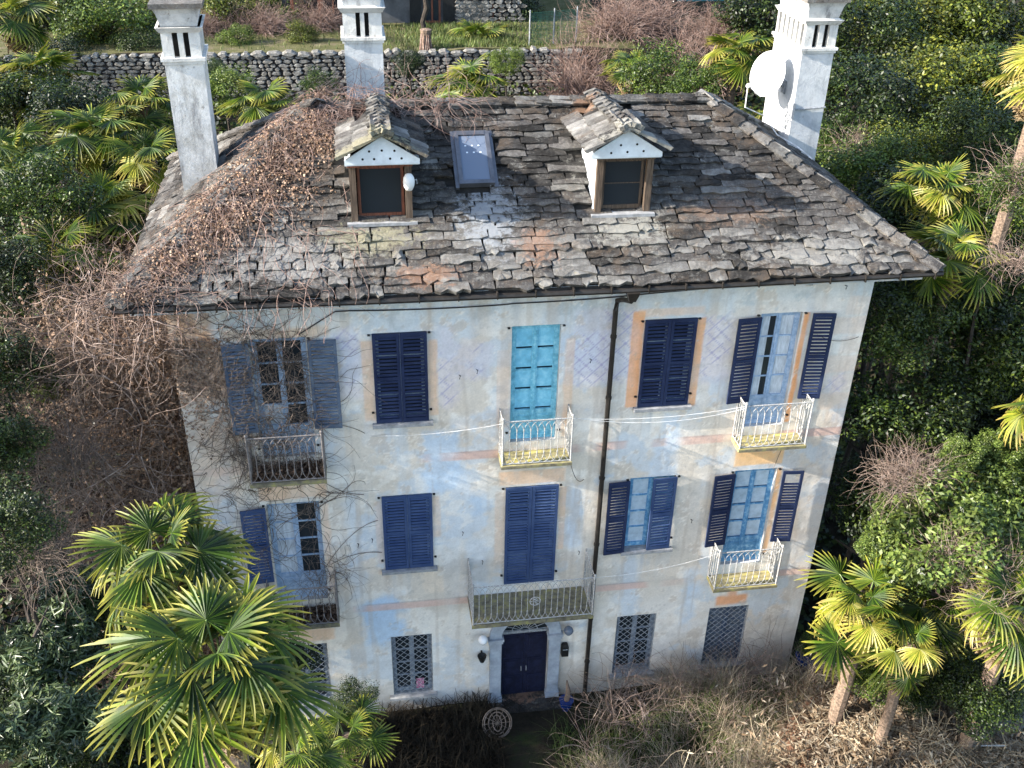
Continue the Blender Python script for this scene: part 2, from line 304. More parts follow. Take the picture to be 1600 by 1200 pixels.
def paint(x, z):
    C = np.empty(x.shape+(3,))
    def A(m, c): C[:] = C*(1-m[..., None])+np.array(c)*m[..., None]
    C[:] = (.50, .475, .44)
    n1 = vnoise(x, z, .55, 1, 5); A(sstep(.42, .62, n1)*.8, (.56, .56, .56))
    # rectangular hand-rolled repaint patches
    r = np.random.default_rng(5)
    for k in range(60):
        px, pz = r.uniform(0, 13.5), r.uniform(-4.3, 6.6); sw, sh = r.uniform(.2, .8), r.uniform(.2, .9)
        c = [(.60, .57, .53), (.47, .44, .40), (.52, .55, .60), (.58, .52, .45), (.45, .52, .62)][r.integers(5)]
        A(boxm(x, z, px-sw/2, px+sw/2, pz-sh/2, pz+sh/2, .07, .16, 40+k)*r.uniform(.35, .8), c)
    n2 = vnoise(x, z, .8, 21, 6, .62); A(sstep(.53, .60, n2)*.6, (.42, .50, .60))
    n3 = vnoise(x+50, z, 1.5, 31, 6, .6); A(sstep(.58, .63, n3)*.6, (.64, .64, .63))
    # clouded blue grey washes below the eaves and mid storey
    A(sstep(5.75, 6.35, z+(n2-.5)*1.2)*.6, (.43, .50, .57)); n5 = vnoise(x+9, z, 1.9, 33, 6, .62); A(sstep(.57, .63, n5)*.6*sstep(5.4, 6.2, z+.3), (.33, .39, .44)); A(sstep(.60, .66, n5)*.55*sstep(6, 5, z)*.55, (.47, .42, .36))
    for (a, b_, c, d, s) in [(3.1, 3.95, -2.1, -.75, .9), (4.6, 5.3, 2.1, 3.6, .7), (9.4, 9.9, 1.9, 3.7, .5), (8.9, 9.4, -1.9, .0, .45), (10.5, 10.8, -2.4, -.6, .5), (5.4, 5.9, -1.6, .8, .35), (7.5, 7.9, .3, 2.0, .5), (7.3, 7.9, -1.7, -1.2, .7), (5.55, 5.9, -3.7, -1.4, .35), (7.3, 8.2, 4.9, 5.8, .4), (2.9, 3.2, -.7, 2.2, .3), (5.55, 5.9, 1.5, 2.0, .5), (2.6, 3.4, 4.8, 6.0, .35)]:
        A(boxm(x, z, a, b_, c, d, .12, .22, int(a*10))*s, (.36, .49, .66))
    # vertical run marks
    v = vnoise(x*3.2, z*.25, 1.1, 51, 4); A(sstep(.58, .70, v)*.35*sstep(-4, 3, z), (.40, .47, .55)); v = vnoise(x*5.2, z*.3+7, 1.1, 52, 4); A(sstep(.62, .72, v)*.35, (.36, .32, .28))
    # lavender painted ornament fields with a diamond lattice
    lav = np.zeros_like(x)
    for (a, b_, c, d) in [(4.85, 5.25, 4.2, 6.0), (7.55, 8.85, 4.5, 6.15), (10.1, 10.75, 4.4, 5.9), (2.95, 3.4, 4.5, 6.0), (4.8, 5.9, 4.8, 5.6), (12.9, 13.3, 3.9, 4.4)]:
        lav = np.maximum(lav, boxm(x, z, a, b_, c, d, .12, .15, 77))
    A(lav*.4, (.50, .48, .58)); q = .30
    dl = np.minimum(np.abs(((x+z)/q) % 1-.5), np.abs(((x-z)/q) % 1-.5))*q
    A(lav*(dl < .016)*sstep(.40, .56, vnoise(x, z, 1.7, 61))*.75, (.27, .26, .42))
    dx_ = (((x+z)/q) % 1); dz_ = (((x-z)/q) % 1); A(lav*(np.hypot(dx_, dz_-0) < .16)*.4, (.30, .30, .45))
    # peach window surrounds
    def band(a, b_, c, d, s, col=(.60, .40, .26)): A(boxm(x, z, a, b_, c, d, .02, .025, 81)*np.clip(.35+1.2*vnoise(x, z, 1.3, 83), 0, 1)*s, col)
    band(3.43, 3.63, 3.95, 5.75, .55); band(4.68, 4.86, 4.0, 5.7, .7); band(6.02, 6.27, 3.6, 5.4, .3); band(7.36, 7.55, 3.3, 5.6, .55); band(8.66, 8.9, 3.9, 6.1, 1, (.62, .33, .18)); band(9.97, 10.14, 3.85, 5.9, .95, (.62, .35, .2)); band(8.75, 10.1, 5.98, 6.15, .5)
    band(12.16, 12.27, 3.3, 5.9, 1, (.62, .32, .16)); band(4.7, 4.86, .9, 2.0, .55); band(3.5, 3.64, .3, 2.0, .3); band(6.02, 6.22, .0, 2.0, .45); band(7.4, 7.55, .3, 2.0, .6); band(6.1, 7.5, 2.15, 2.5, .7); band(11.2, 12.3, 2.22, 2.62, 1, (.66, .44, .24)); band(11.55, 12.05, 2.55, 2.8, .5)
    band(12.22, 12.33, -.3, 2.1, .9, (.62, .38, .2)); band(1.2, 2.55, 2.2, 2.55, .6); band(2.42, 2.56, -.4, 2.0, .5); band(1.2, 2.45, -1.8, -1.45, .5); band(9.2, 9.9, .0, .1, .6); band(3.5, 4.8, -.02, .1, .3)
    A(boxm(x, z, 11.3, 12.05, -1.82, -1.55, .05, .05, 90), (.60, .33, .20)); A(boxm(x, z, 11.55, 11.8, -1.6, -1.35, .05, .05, 91)*.8, (.60, .33, .20)); A(boxm(x, z, 6.6, 7.1, 2.6, 2.95, .08, .1, 92)*.6, (.60, .36, .24))
    A(boxm(x, z, -.2, .75, 5.7, 6.9, .1, .15, 93)*.85, (.40, .24, .14)); A(boxm(x, z, -.2, .95, 4.7, 5.8, .15, .3, 94)*.7, (.56, .36, .24)); A(boxm(x, z, .9, 2.9, 5.9, 6.1, .06, .1, 95)*.5, (.50, .32, .16)); A(boxm(x, z, .2, 1.0, 2.2, 4.2, .2, .3, 96)*.35, (.58, .45, .36))
    for k, o in OPEN.items():
        for q_ in range(5):
            xx = r.uniform(o[0]-.1, o[1]+.1); ln = r.uniform(.4, 1.5); wd = r.uniform(.02, .07); c = [(.33, .36, .40), (.36, .30, .25), (.62, .62, .60), (.38, .45, .54)][r.integers(4)]
            wv = xx+.03*(vnoise(x*0+k.__hash__() % 7, z, 1.5, 300+q_)-.5); A(np.exp(-((x-wv)/wd)**2)*sstep(o[2]-.08-ln, o[2]-.1, z)*(z < o[2]-.08)*r.uniform(.3, .7), c)
    for q_ in range(46):
        xx = r.uniform(0, 13.5); ln = r.uniform(.5, 2.2); wd = r.uniform(.03, .14); A(np.exp(-((x-xx-.05*(vnoise(x*0, z, 1.2, 400+q_)-.5))/wd)**2)*sstep(6.7-ln, 6.6, z)*r.uniform(.15, .5), [(.34, .36, .38), (.36, .30, .25), (.42, .50, .60)][r.integers(3)])
    vv = vnoise(x*1.2, z*1.2, 2.2, 172, 6, .65); A(sstep(.665, .69, vv)*.5, (.42, .37, .32)); A(sstep(.645, .665, vv)*sstep(.69, .665, vv)*.5, (.68, .66, .63))
    # quoin blocks at the right and left corners
    for k in range(18):
        zz = 6.2-k*.45
        if zz < -3: break
        s = .45 if k % 2 else .3; A(boxm(x, z, 12.85 if k % 2 else 13.05, 13.6, zz-.4, zz, .03, .04, 100+k)*s*(.4+.6*(k < 7)), (.56, .44, .36)); A(boxm(x, z, -.1, .65 if k % 2 else .45, zz-.4, zz, .03, .04, 130+k)*.3, (.56, .46, .40))
    # string courses
    for (zc, t, s) in [(2.98, .10, .85), (-.98, .09, .75)]:
        m = sstep(zc-t-.02, zc-t+.02, z)*sstep(-zc-t-.02, -zc-t+.02, -z); br = sstep(.36, .5, vnoise(x, z*.4, .7, 141, 4)); sp = np.where(x < 2.9, .3, 1)
        A(m*br*s*sp, (.52, .37, .33)); A((np.abs(z-zc-t) < .016)*br*.5*sp, (.28, .22, .22)); A((np.abs(z-zc+t) < .012)*br*.3*sp, (.28, .22, .22))
    # streaks, cracks, damp base
    cr = np.abs(x-3.12-.05*(vnoise(x*0, z, 1.2, 150)-.5)); A((cr < .025)*sstep(-2.2, 4.2, z)*sstep(-4.6, -3.4, -z)*.35, (.33, .30, .28)); cr = np.abs(x-10.72-.06*(vnoise(x*0, z, 1.2, 151)-.5)); A((cr < .02)*(z < 4)*(z > -2)*.3, (.33, .30, .28))
    A(sstep(1.6, .2, np.abs(x-5.55)*1.6+np.abs(z+.3)*.8)*sstep(.45, .6, vnoise(x, z, 1.4, 160))*.45, (.25, .26, .26))
    A(sstep(-2.9, -4.2, z+(n2-.5)*1.6)*.6, (.30, .28, .26)); A(sstep(-2.0, -3.2, z+(n1-.5)*2)*sstep(11, 13, x)*.4, (.40, .37, .32))
    fine = vnoise(x, z, 9, 170, 4, .6); C *= (1+(fine-.5)*.22)[..., None]; sp = vnoise(x, z, 5, 171, 5, .7); A(sstep(.68, .74, sp)*.35, (.30, .29, .28))
    return np.clip(C*np.array([1.27, 1.18, 1.06]), 0, .85)
OPEN = dict(w1=(1.40, 2.42, 3.24, 5.91), w2=(3.65, 4.66, 3.92, 5.91), w3=(6.30, 7.25, 3.24, 5.91), w4=(8.92, 9.95, 3.92, 5.91), w5=(11.27, 12.13, 3.24, 5.91),
            l1=(1.33, 2.38, -.56, 2.10), l2=(3.66, 4.68, .14, 2.10), l3=(6.25, 7.36, -.56, 2.10), l4=(8.93, 9.94, .14, 2.10), l5=(11.26, 12.21, -.56, 2.10),
            g1=(1.25, 2.25, -3.76, -1.90), g2=(3.68, 4.61, -3.76, -1.90), g4=(8.94, 9.89, -3.76, -1.90), g5=(11.18, 12.15, -3.76, -1.90), dr=(6.21, 7.33, -4.4, -2.18))
villa = empty('villa', (0, 0, H0+.2)); tag(villa, 'three storey villa with blotchy pale blue plaster, blue louvred shutters and slate stone roof', 'house')
VO = Vector((0, 0, H0+.2))
def vb(mb, name, mats, parent=None, **k):
    p = parent or villa; o = mb.build(name, mats, p, **k)
    if p is villa: o.location = Vector(o.location)-VO
    return o
def lines(a, b, step, extra):
    L = sorted(set([a, b]+[round(e, 4) for e in extra])); out = []
    for p, q in zip(L[:-1], L[1:]):
        n = max(1, int(round((q-p)/step))); out += list(p+(q-p)*np.arange(n)/n)
    return np.array(out+[b])
lx = lines(0, W, .035, [o[0] for o in OPEN.values()]+[o[1] for o in OPEN.values()])
lz = lines(H0, H1, .035, [o[2] for o in OPEN.values()]+[o[3] for o in OPEN.values()]+[-1.68])
GX, GZ = np.meshgrid(lx, lz); nx = len(lx); CC = paint(GX, GZ)
yy = -(vnoise(GX, GZ, 1.1, 200, 4)-.5)*.02
V = np.stack([GX, yy, GZ], -1).reshape(-1, 3); mx = (lx[:-1]+lx[1:])/2; mz = (lz[:-1]+lz[1:])/2; MX, MZ = np.meshgrid(mx, mz)
keep = np.ones(MX.shape, bool)
for o in OPEN.values(): keep &= ~((MX > o[0]) & (MX < o[1]) & (MZ > o[2]) & (MZ < o[3]))
keep &= ~(((MX-6.77)**2+(np.maximum(MZ+2.18, 0))**2 < .56**2) & (MZ > -2.2))
i, j = np.meshgrid(np.arange(nx-1), np.arange(len(lz)-1)); b = (j*nx+i)[keep]
me = npmesh('wall', V, np.stack([b, b+1, b+nx+1, b+nx], -1), [], None, True)
g = NG('painted_plaster'); a_ = g.n('Attribute', attribute_name='paint'); fn = g.noise(22, 6, .7); c = g.mix(1, a_.outputs['Color'], g.ramp(fn, [(.3, (.88, .88, .88)), (.7, (1.08, 1.08, 1.08))]), 'MULTIPLY'); g.color(c); g.bump(g.noise(6, 8, .7), .35, .03); M['plaster'] = g.fin(.92, 0, .12)
me.materials.append(M['plaster'])
ca = me.color_attributes.new('paint', 'FLOAT_COLOR', 'POINT'); cc = np.ones((len(V), 4), np.float32); cc[:, :3] = CC.reshape(-1, 3); ca.data.foreach_set('color', cc.ravel())
wo = link('wall', me, villa); wo.location = -VO
M['plain'] = simple('side_plaster', (.42, .41, .39), .92, .25, 1.2, c2=(.48, .5, .53))
m = MB()
m.box(0, .3, .012, D, H0, H1); m.box(W-.3, W, .012, D, H0, H1); m.box(.3, W-.3, D-.3, D, H0, H1)
vb(m, 'side_wall', M['plain'])
m = MB(); m.box(.3, W-.3, .35, D-.3, 2.75, 2.85); m.box(.3, W-.3, .35, D-.3, -1.15, -1.05); m.box(.3, W-.3, 2.2, 2.3, H0, H1); m.box(.3, W-.3, .3, 2.2, 6.5, 6.6); vb(m, 'interior_floor', M['dark'])
for k, o in OPEN.items():     # reveals
    m = MB(); x0, x1, z0, z1 = o; t = .26
    m.add([(x0, 0, z0), (x0, t, z0), (x0, t, z1), (x0, 0, z1)], [(0, 1, 2, 3)]); m.add([(x1, 0, z0), (x1, t, z0), (x1, t, z1), (x1, 0, z1)], [(3, 2, 1, 0)])
    if k != 'dr': m.add([(x0, 0, z1), (x1, 0, z1), (x1, t, z1), (x0, t, z1)], [(0, 1, 2, 3)])
    m.add([(x0, 0, z0), (x1, 0, z0), (x1, t, z0), (x0, t, z0)], [(3, 2, 1, 0)])
    vb(m, 'window_reveal', M['plain'])
# cornice
m = MB(); m.box(-.5, W+.75, -.40, -.005, H1-.02, 6.90); m.box(-.62, W+.86, -.53, .35, 6.90, 6.955); m.box(-.5, 0, .0, D+.3, H1-.02, 6.9); m.box(W, W+.75, .0, D+.3, H1-.02, 6.9)
vb(m, 'cornice', M['fascia'])
# ------------------------------------------------------------------ roof
roof = empty('roof', (0, 0, 0), 0, villa); roof.location = -VO
EX0, EX1, EY0, EY1, EZ = -.70, 14.45, -.60, 7.20, 6.98; RX0, RX1, RY, RZ = 2.65, 10.80, 3.30, 9.24
m = MB(); e = .07
m.add([(EX0, EY0, EZ-e), (EX1, EY0, EZ-e), (EX1, EY1, EZ-e), (EX0, EY1, EZ-e), (RX0, RY, RZ-e), (RX1, RY, RZ-e)], [(0, 1, 5, 4), (1, 2, 5), (2, 3, 4, 5), (3, 0, 4), (3, 2, 1, 0)])
m.build('roof_deck', M['deck'], roof)
SL = math.hypot(RY-EY0, RZ-EZ)
DORM = [(3.40, 4.52, 4.0), (7.95, 9.02, 8.42)]
SMATS = [M['stone'], M['stone_d'], M['stone_p'], M['stone_b'], M['stone_y'], M['stone_r']]
def slab(w_, l_, h_, rough=.5):
    rough = rough*.6
    """irregular flagstone: x across, y from 0 (front edge) up the slope to l_"""
    n = 5 if w_ > .4 else 4; out = [(-w_/2+random.uniform(-.02, .02)*rough, random.uniform(-.01, .03)*rough*2)]
    for k in range(1, n): out.append((-w_/2+w_*k/n+random.uniform(-.02, .02), random.uniform(-.03, .03)*rough*2))
    out.append((w_/2+random.uniform(-.02, .02)*rough, random.uniform(-.01, .03)*rough*2)); out.append((w_/2-random.uniform(0, .03), l_)); out.append((-w_/2+random.uniform(0, .03), l_))
    nn = len(out); hs = [h_+random.uniform(-.3, .3)*h_*rough for _ in range(nn)]
    top = [(x, y, hs[k]*(1 if k <= n else .2)) for k, (x, y) in enumerate(out)]; bot = [(x*.99, y+(.015 if k <= n else 0), -.02) for k, (x, y) in enumerate(out)]
    vs = top+bot+[(random.uniform(-.1, .1)*w_, l_*.35, h_*random.uniform(.85, 1.2))]; fs = [(k, (k+1) % nn, 2*nn) for k in range(nn)]
    fs += [(k, nn+k, nn+(k+1) % nn, (k+1) % nn) for k in range(nn)]
    return vs, fs
def frame(origin, ax, up):
    ax = Vector(ax).normalized(); up = Vector(up).normalized(); n = ax.cross(up).normalized()
    return Matrix(((ax.x, up.x, n.x, origin[0]), (ax.y, up.y, n.y, origin[1]), (ax.z, up.z, n.z, origin[2]), (0, 0, 0, 1)))
stones = []        # (distance, verts, faces, matindex)
stuffm = MB()
def roofz(y): return EZ+(y-EY0)*(RZ-EZ)/(RY-EY0)
def zone(x, y):
    r = random.random(); t = (y-EY0)/(RY-EY0)
    if t < .3: return 2 if r < .35 else (0 if r < .9 else 1)
    if t < .5: return 2 if r < .15 else (1 if r < .35 else 0)
    return 1 if r < .62 else (0 if r < .96 else 2)  # dark stones favoured high up, putting the slope's shade into the colour
    def near(cx, cy, rx, ry): return ((x-cx)/rx)**2+((y-cy)/ry)**2 < 1
    if near(5.95, .75, .8, .75) and r < .8: return 3
    if near(3.6, .35, 1.25, .45) and r < .8: return 4 if random.random() < .6 else 2
    if near(8.6, .35, .9, .4) and r < .8: return 2 if random.random() < .6 else 4
    if near(6.7, .05, .55, .55) and r < .7: return 5
    if near(4.6, -.35, .9, .3) and r < .5: return 5
    if near(10.9, .6, 1.3, .25) and r < .35: return 5
    if near(8.0, 2.9, .3, .3) and r < .6: return 5
    if t < .3: return 2 if r < .33 else (5 if r < .38 else (4 if r < .45 else 0))
    if t < .5: return 2 if r < .12 else (1 if r < .3 else (4 if r < .34 else 0))
    return 1 if r < .62 else (0 if r < .95 else (2 if r < .98 else 4))
t = -.02; row = 0
while t < SL-.08:
    ex = .222-.055*min(1, t/2.2); ex *= random.uniform(.9, 1.1); fr = t/SL
    xl = EX0+(RX0-EX0)*fr-.04; xr = EX1+(RX1-EX1)*fr+.04; x = xl+random.uniform(-.1, 0)
    while x < xr-.08:
        low = t < .9
        w_ = random.choice([.3, .4, .5, .62, .75, .9]) if not low else random.choice([.25, .36, .5, .65, .8])
        w_ = min(w_*random.uniform(.85, 1.15), xr-x)
        xc = x+w_/2; yc = EY0+(RY-EY0)*(t+ex*.5)/SL
        inside = any(a-.02 < xc < b_+.02 and yc > .80 for a, b_, _ in DORM) or (5.38 < xc < 6.22 and 1.32 < yc < 2.66)
        if not inside:
            h_ = random.uniform(.035, .078)*(1.35 if low else 1)
            vs, fs = slab(w_-.015, ex*1.45, h_, 1.3 if low else .9)
            Mx = frame((xc, EY0+(RY-EY0)*t/SL, EZ+(RZ-EZ)*t/SL), (1, random.uniform(-.03, .03)*(2 if low else 1), random.uniform(-.02, .02)), (random.uniform(-.02, .02), RY-EY0, (RZ-EZ)))
            Mx = Mx @ Matrix.Translation((0, random.uniform(-.025, .02)*(1.6 if low else 1), random.uniform(0, .015))) @ Matrix.Rotation(random.uniform(-.02, .03), 4, 'X')
            vs = [Mx @ Vector(q) for q in vs]; stones.append((t, vs, fs, zone(xc, yc)))
        x += w_
    t += ex*.93; row += 1
def side(o, ax, upv, base, topw0, topw1, Lr):
    tt = -.02
    while tt < Lr-.05:
        ex = .2; fr = tt/Lr; a = topw0*fr; b_ = base-(topw1)*fr; x = a
        while x < b_-.05:
            w_ = min(random.uniform(.25, .7), b_-x); vs, fs = slab(w_-.01, ex*1.45, random.uniform(.04, .07), 1)
            Mx = frame((0, 0, 0), ax, upv); P0 = Vector(o)+Vector(ax).normalized()*(x+w_/2)+Vector(upv).normalized()*tt
            Mx.translation = P0; stuffm.mi = random.choice([0, 0, 1, 2, 0]); stuffm.add([Mx @ Vector(q) for q in vs], fs); x += w_
        tt += ex
lenR = math.hypot(EX1-RX1, RZ-EZ); side((EX1, EY0, EZ), (0, 1, 0), (RX1-EX1, 0, RZ-EZ), EY1-EY0, RY-EY0, EY1-RY, lenR)
lenL = math.hypot(RX0-EX0, RZ-EZ); side((EX0, EY1, EZ), (0, -1, 0), (RX0-EX0, 0, RZ-EZ), EY1-EY0, EY1-RY, RY-EY0, lenL)
side((EX1, EY1, EZ), (-1, 0, 0), (0, RY-EY1, RZ-EZ), EX1-EX0, EX1-RX1, RX0-EX0, math.hypot(EY1-RY, RZ-EZ))
# hips and ridge caps
def caps(p, q, wd, mat_pick, lst=None):
    p = Vector(p); q = Vector(q); L = (q-p).length; d = (q-p).normalized(); s = 0
    while s < L:
        l_ = random.uniform(.25, .45); ax = Vector((d.y, -d.x, 0)).normalized() if abs(d.z) < .99 else Vector((1, 0, 0))
        for sg in (-1, 1):
            vs, fs = slab(wd*random.uniform(.8, 1.1), l_*1.25, .05, 1)
            nrm = ax.cross(d); n2 = (nrm if nrm.z > 0 else -nrm); a2 = d.cross(n2).normalized()
            Mx = frame((0, 0, 0), a2, d); Mx = Mx @ Matrix.Rotation(sg*.42, 4, 'Y'); Mx.translation = p+d*s+a2*sg*wd*.42+n2*.045
            vs = [Mx @ Vector(v_) for v_ in vs]
            stuffm.mi = mat_pick(); stuffm.add(vs, fs)
        s += l_
pk = lambda: random.choice([0, 0, 1, 2, 2, 3])
caps((EX0, EY0, EZ), (RX0, RY, RZ), .24, pk); caps((EX1, EY0, EZ), (RX1, RY, RZ), .24, pk); caps((EX1, EY1, EZ), (RX1, RY, RZ), .24, pk); caps((EX0, EY1, EZ), (RX0, RY, RZ), .24, pk); caps((RX0, RY, RZ), (RX1, RY, RZ), .24, pk)
stones.sort(key=lambda s: s[0])
for k, (d_, vs, fs, mi) in enumerate(stones):
    if k < 300:
        c0 = sum(vs, Vector())/len(vs); mb = MB(); mb.add([q-c0 for q in vs], fs); mb.build('stone_slab', SMATS[mi], roof, loc=c0)
    else:
        stuffm.mi = mi; stuffm.add(vs, fs)
stuffm.build('stone_slabs', SMATS, roof)['kind'] = 'stuff'
# gutter + downpipe
m = MB(); m.tube([(EX0-.02, EY0-.05, EZ-.05), (4, EY0-.05, EZ-.085), (8.3, EY0-.05, EZ-.10), (11, EY0-.05, EZ-.08), (EX1+.03, EY0-.05, EZ-.05)], .055, 8)
for k in range(22):
    xx = EX0+.3+k*.7; m.box(xx, xx+.025, EY0-.12, EY0+.05, EZ-.13, EZ+.0)
m.box(EX1-.01, EX1+.03, EY0-.05, EY1, EZ-.06, EZ+.02)
vb(m, 'gutter', M['gut'])
m = MB(); m.tube([(8.42, EY0-.03, EZ-.12), (8.42, EY0+.02, 6.62), (8.36, -.25, 6.5), (8.30, -.09, 6.4), (8.28, -.09, 6.2), (8.28, -.09, 1), (8.28, -.09, -4.3)], .052, 8)
m.frus(8.36, 8.48, -.7, -.56, 6.66, 8.30, 8.54, -.76, -.5, 6.86)
for zz in (5.6, 4.2, 2.2, .4, -1.8, -3.2): m.tube([(8.28, -.09, zz), (8.28, -.09, zz+.05)], .066, 8)
vb(m, 'downpipe', M['gut'])
# ------------------------------------------------------------------ dormers
for di, (x0, x1, xa) in enumerate(DORM):
    dm = empty('dormer', (0, 0, 0), 0, villa); dm.location = -VO
    yf = .78; zb = roofz(yf)+.05; zt = 8.86
    m = MB(); m.box(x0-.08, x1+.08, yf-.12, yf+.1, zb-.06, zb); m.build('sill', M['sill'], dm)
    for px in (x0, x1-.12): m = MB(); m.box(px, px+.12, yf, yf+.12, zb, zt); m.build('post', M['wood'], dm)
    m = MB(); m.box(x0-.02, x1+.02, yf-.02, yf+.14, zt, zt+.1); m.build('lintel', M['woodr'] if di == 0 else M['wood'], dm)
    m = MB()
    for a, b_ in ((x0+.14, x0+.19), (x1-.19, x1-.14)): m.box(a, b_, yf+.14, yf+.2, zb+.02, zt-.01)
    m.box(x0+.19, x1-.19, yf+.14, yf+.2, zb+.02, zb+.1); m.box(x0+.19, x1-.19, yf+.14, yf+.2, zt-.08, zt-.01)
    if di == 1: m.box(x0+.19, x1-.19, yf+.15, yf+.19, zb+.52, zb+.535)
    m.build('window_frame', M['woodr'] if di == 0 else M['wood'], dm)
    m = MB(); m.box(x0+.19, x1-.19, yf+.165, yf+.175, zb+.1, zt-.08); m.build('pane', M['glass'], dm)
    # cheeks: triangular side walls following the slope
    for px in (x0, x1-.04):
        m = MB(); yb = EY0+(9.0-EZ)*(RY-EY0)/(RZ-EZ)
        m.loft([[(px, yf+.12, zb-.05), (px, yb, 8.98), (px, yf+.12, 8.98)], [(px+.04, yf+.12, zb-.05), (px+.04, yb, 8.98), (px+.04, yf+.12, 8.98)]]); m.build('cheek', M['white'], dm)
    # gable board with drilled holes
    gy = .50; zl = 9.0; za = 9.50; hw = .66
    m = MB(); m.loft([[(xa-hw, gy, zl), (xa+hw, gy, zl), (xa+hw, gy, zl+.08), (xa, gy, za), (xa-hw, gy, zl+.08)], [(xa-hw, gy+.04, zl), (xa+hw, gy+.04, zl), (xa+hw, gy+.04, zl+.08), (xa, gy+.04, za), (xa-hw, gy+.04, zl+.08)]])
    m.box(xa-hw, xa+hw, gy+.04, yf+.14, zl-.03, zl+.02)
    m.build('gable_board', M['white'], dm)
    hs = [(-.22, .27), (0, .28), (.22, .27), (-.34, .13), (-.14, .13), (.14, .13), (.34, .13)] if di == 0 else [(-.13, .26), (.17, .27), (-.3, .12), (0, .13), (.3, .14)]
    for hx, hz in hs:
        m = MB(); m.tube([(xa+hx, gy-.004, zl+hz-.03), (xa+hx, gy+.01, zl+hz-.03)], .022, 10); m.build('drilled_hole', M['dark'], dm)
    # stone clad roof
    rz0 = 9.62; yb = 3.3; zbk = 9.40
    m = MB()
    for sg in (-1, 1):
        for i2 in range(3):
            for j2 in range(8):
                yy0 = .34+j2*.36; fr = min(1, (yy0-.34)/(yb-.34)); zr = rz0+(zbk-rz0)*fr; s0 = i2*.31
                if yy0 > 1.4+(2-i2)*.7: continue
                m.mi = random.choice([0, 0, 2, 2, 3] if sg < 0 else [0, 1, 2]); vs, fs = slab(.38, .40, .045, 1)
                fx = xa+sg*(.80-s0); fz = zr-.045-(.80-s0)*.52
                Mx = frame((fx, yy0+.18, fz), (0, sg, 0), (-sg*.88, 0, .46)); m.add([Mx @ Vector(q) for q in vs], fs)
    s = .30
    while s < yb+.1:
        fr = (s-.3)/(yb-.3); zr = rz0+(zbk-rz0)*fr; m.mi = random.choice([2, 0, 4, 5, 2]); vs, fs = slab(.26, .34, .06, 1.2)
        for sg in (-1, 1):
            Mx = frame((xa+sg*.09, s, zr-.01), (1, 0, -sg*.42), (0, 1, -.07)); m.add([Mx @ Vector(q) for q in vs], fs)
        s += .27
    # underlay
    m.mi = 1
    for sg in (-1, 1):
        m.add([(xa, .38, rz0-.05), (xa+sg*.74, .38, rz0-.46), (xa+sg*.74, 1.9, rz0-.58), (xa, yb, zbk-.05)], [(0, 1, 2, 3)])
    m.build('dormer_roof', SMATS, dm)
L = empty('outdoor_lamp', (4.46, .74, 8.62)); tag(L, 'white oval lamp fixed to the right post of the left dormer', 'lamp')
m = MB(); m.lathe([(.0, -.17), (.06, -.15), (.095, -.08), (.105, 0), (.095, .08), (.06, .14), (.0, .16)], 14, (0, -.12, 0)); m.build('shade', M['dish'], L, smooth=True)
m = MB(); m.tube([(0, .05, 0), (0, -.05, 0)], .03, 8); m.tube([(.06, -.1, 0), (.14, -.08, .03), (.15, -.06, -.06)], .01, 5); m.build('bracket', M['ironr'], L)
# skylight
sk = empty('skylight', (0, 0, 0), 0, villa); sk.location = -VO
Mx = frame((5.79, 1.42, roofz(1.42)+.05), (1, 0, 0), (0, RY-EY0, RZ-EZ))
m = MB(); wk, hk = .34, 1.30
for a in ((-wk, -wk+.08, 0, hk), (wk-.08, wk, 0, hk), (-wk+.08, wk-.08, 0, .09), (-wk+.08, wk-.08, hk-.09, hk)): m.box(a[0], a[1], a[2], a[3], -.03, .09, Mx)
m.box(-wk-.07, -wk, -.05, hk+.06, -.03, .03, Mx); m.box(wk, wk+.07, -.05, hk+.06, -.03, .03, Mx); m.box(-wk, wk, hk, hk+.07, -.03, .03, Mx)
m.build('frame', M['skyf'], sk)
m = MB(); m.box(-wk+.08, wk-.08, .09, hk-.09, .05, .06, Mx); m.build('pane', M['skyl'], sk)
m = MB()
for r_ in (0, 1):
    for k in range(3): m.box(-.16+k*.13+.02*r_, -.125+k*.13+.02*r_, hk-.36-.17*r_, hk-.33-.17*r_, .061, .064, Mx)
m.build('sticker', M['white'], sk)
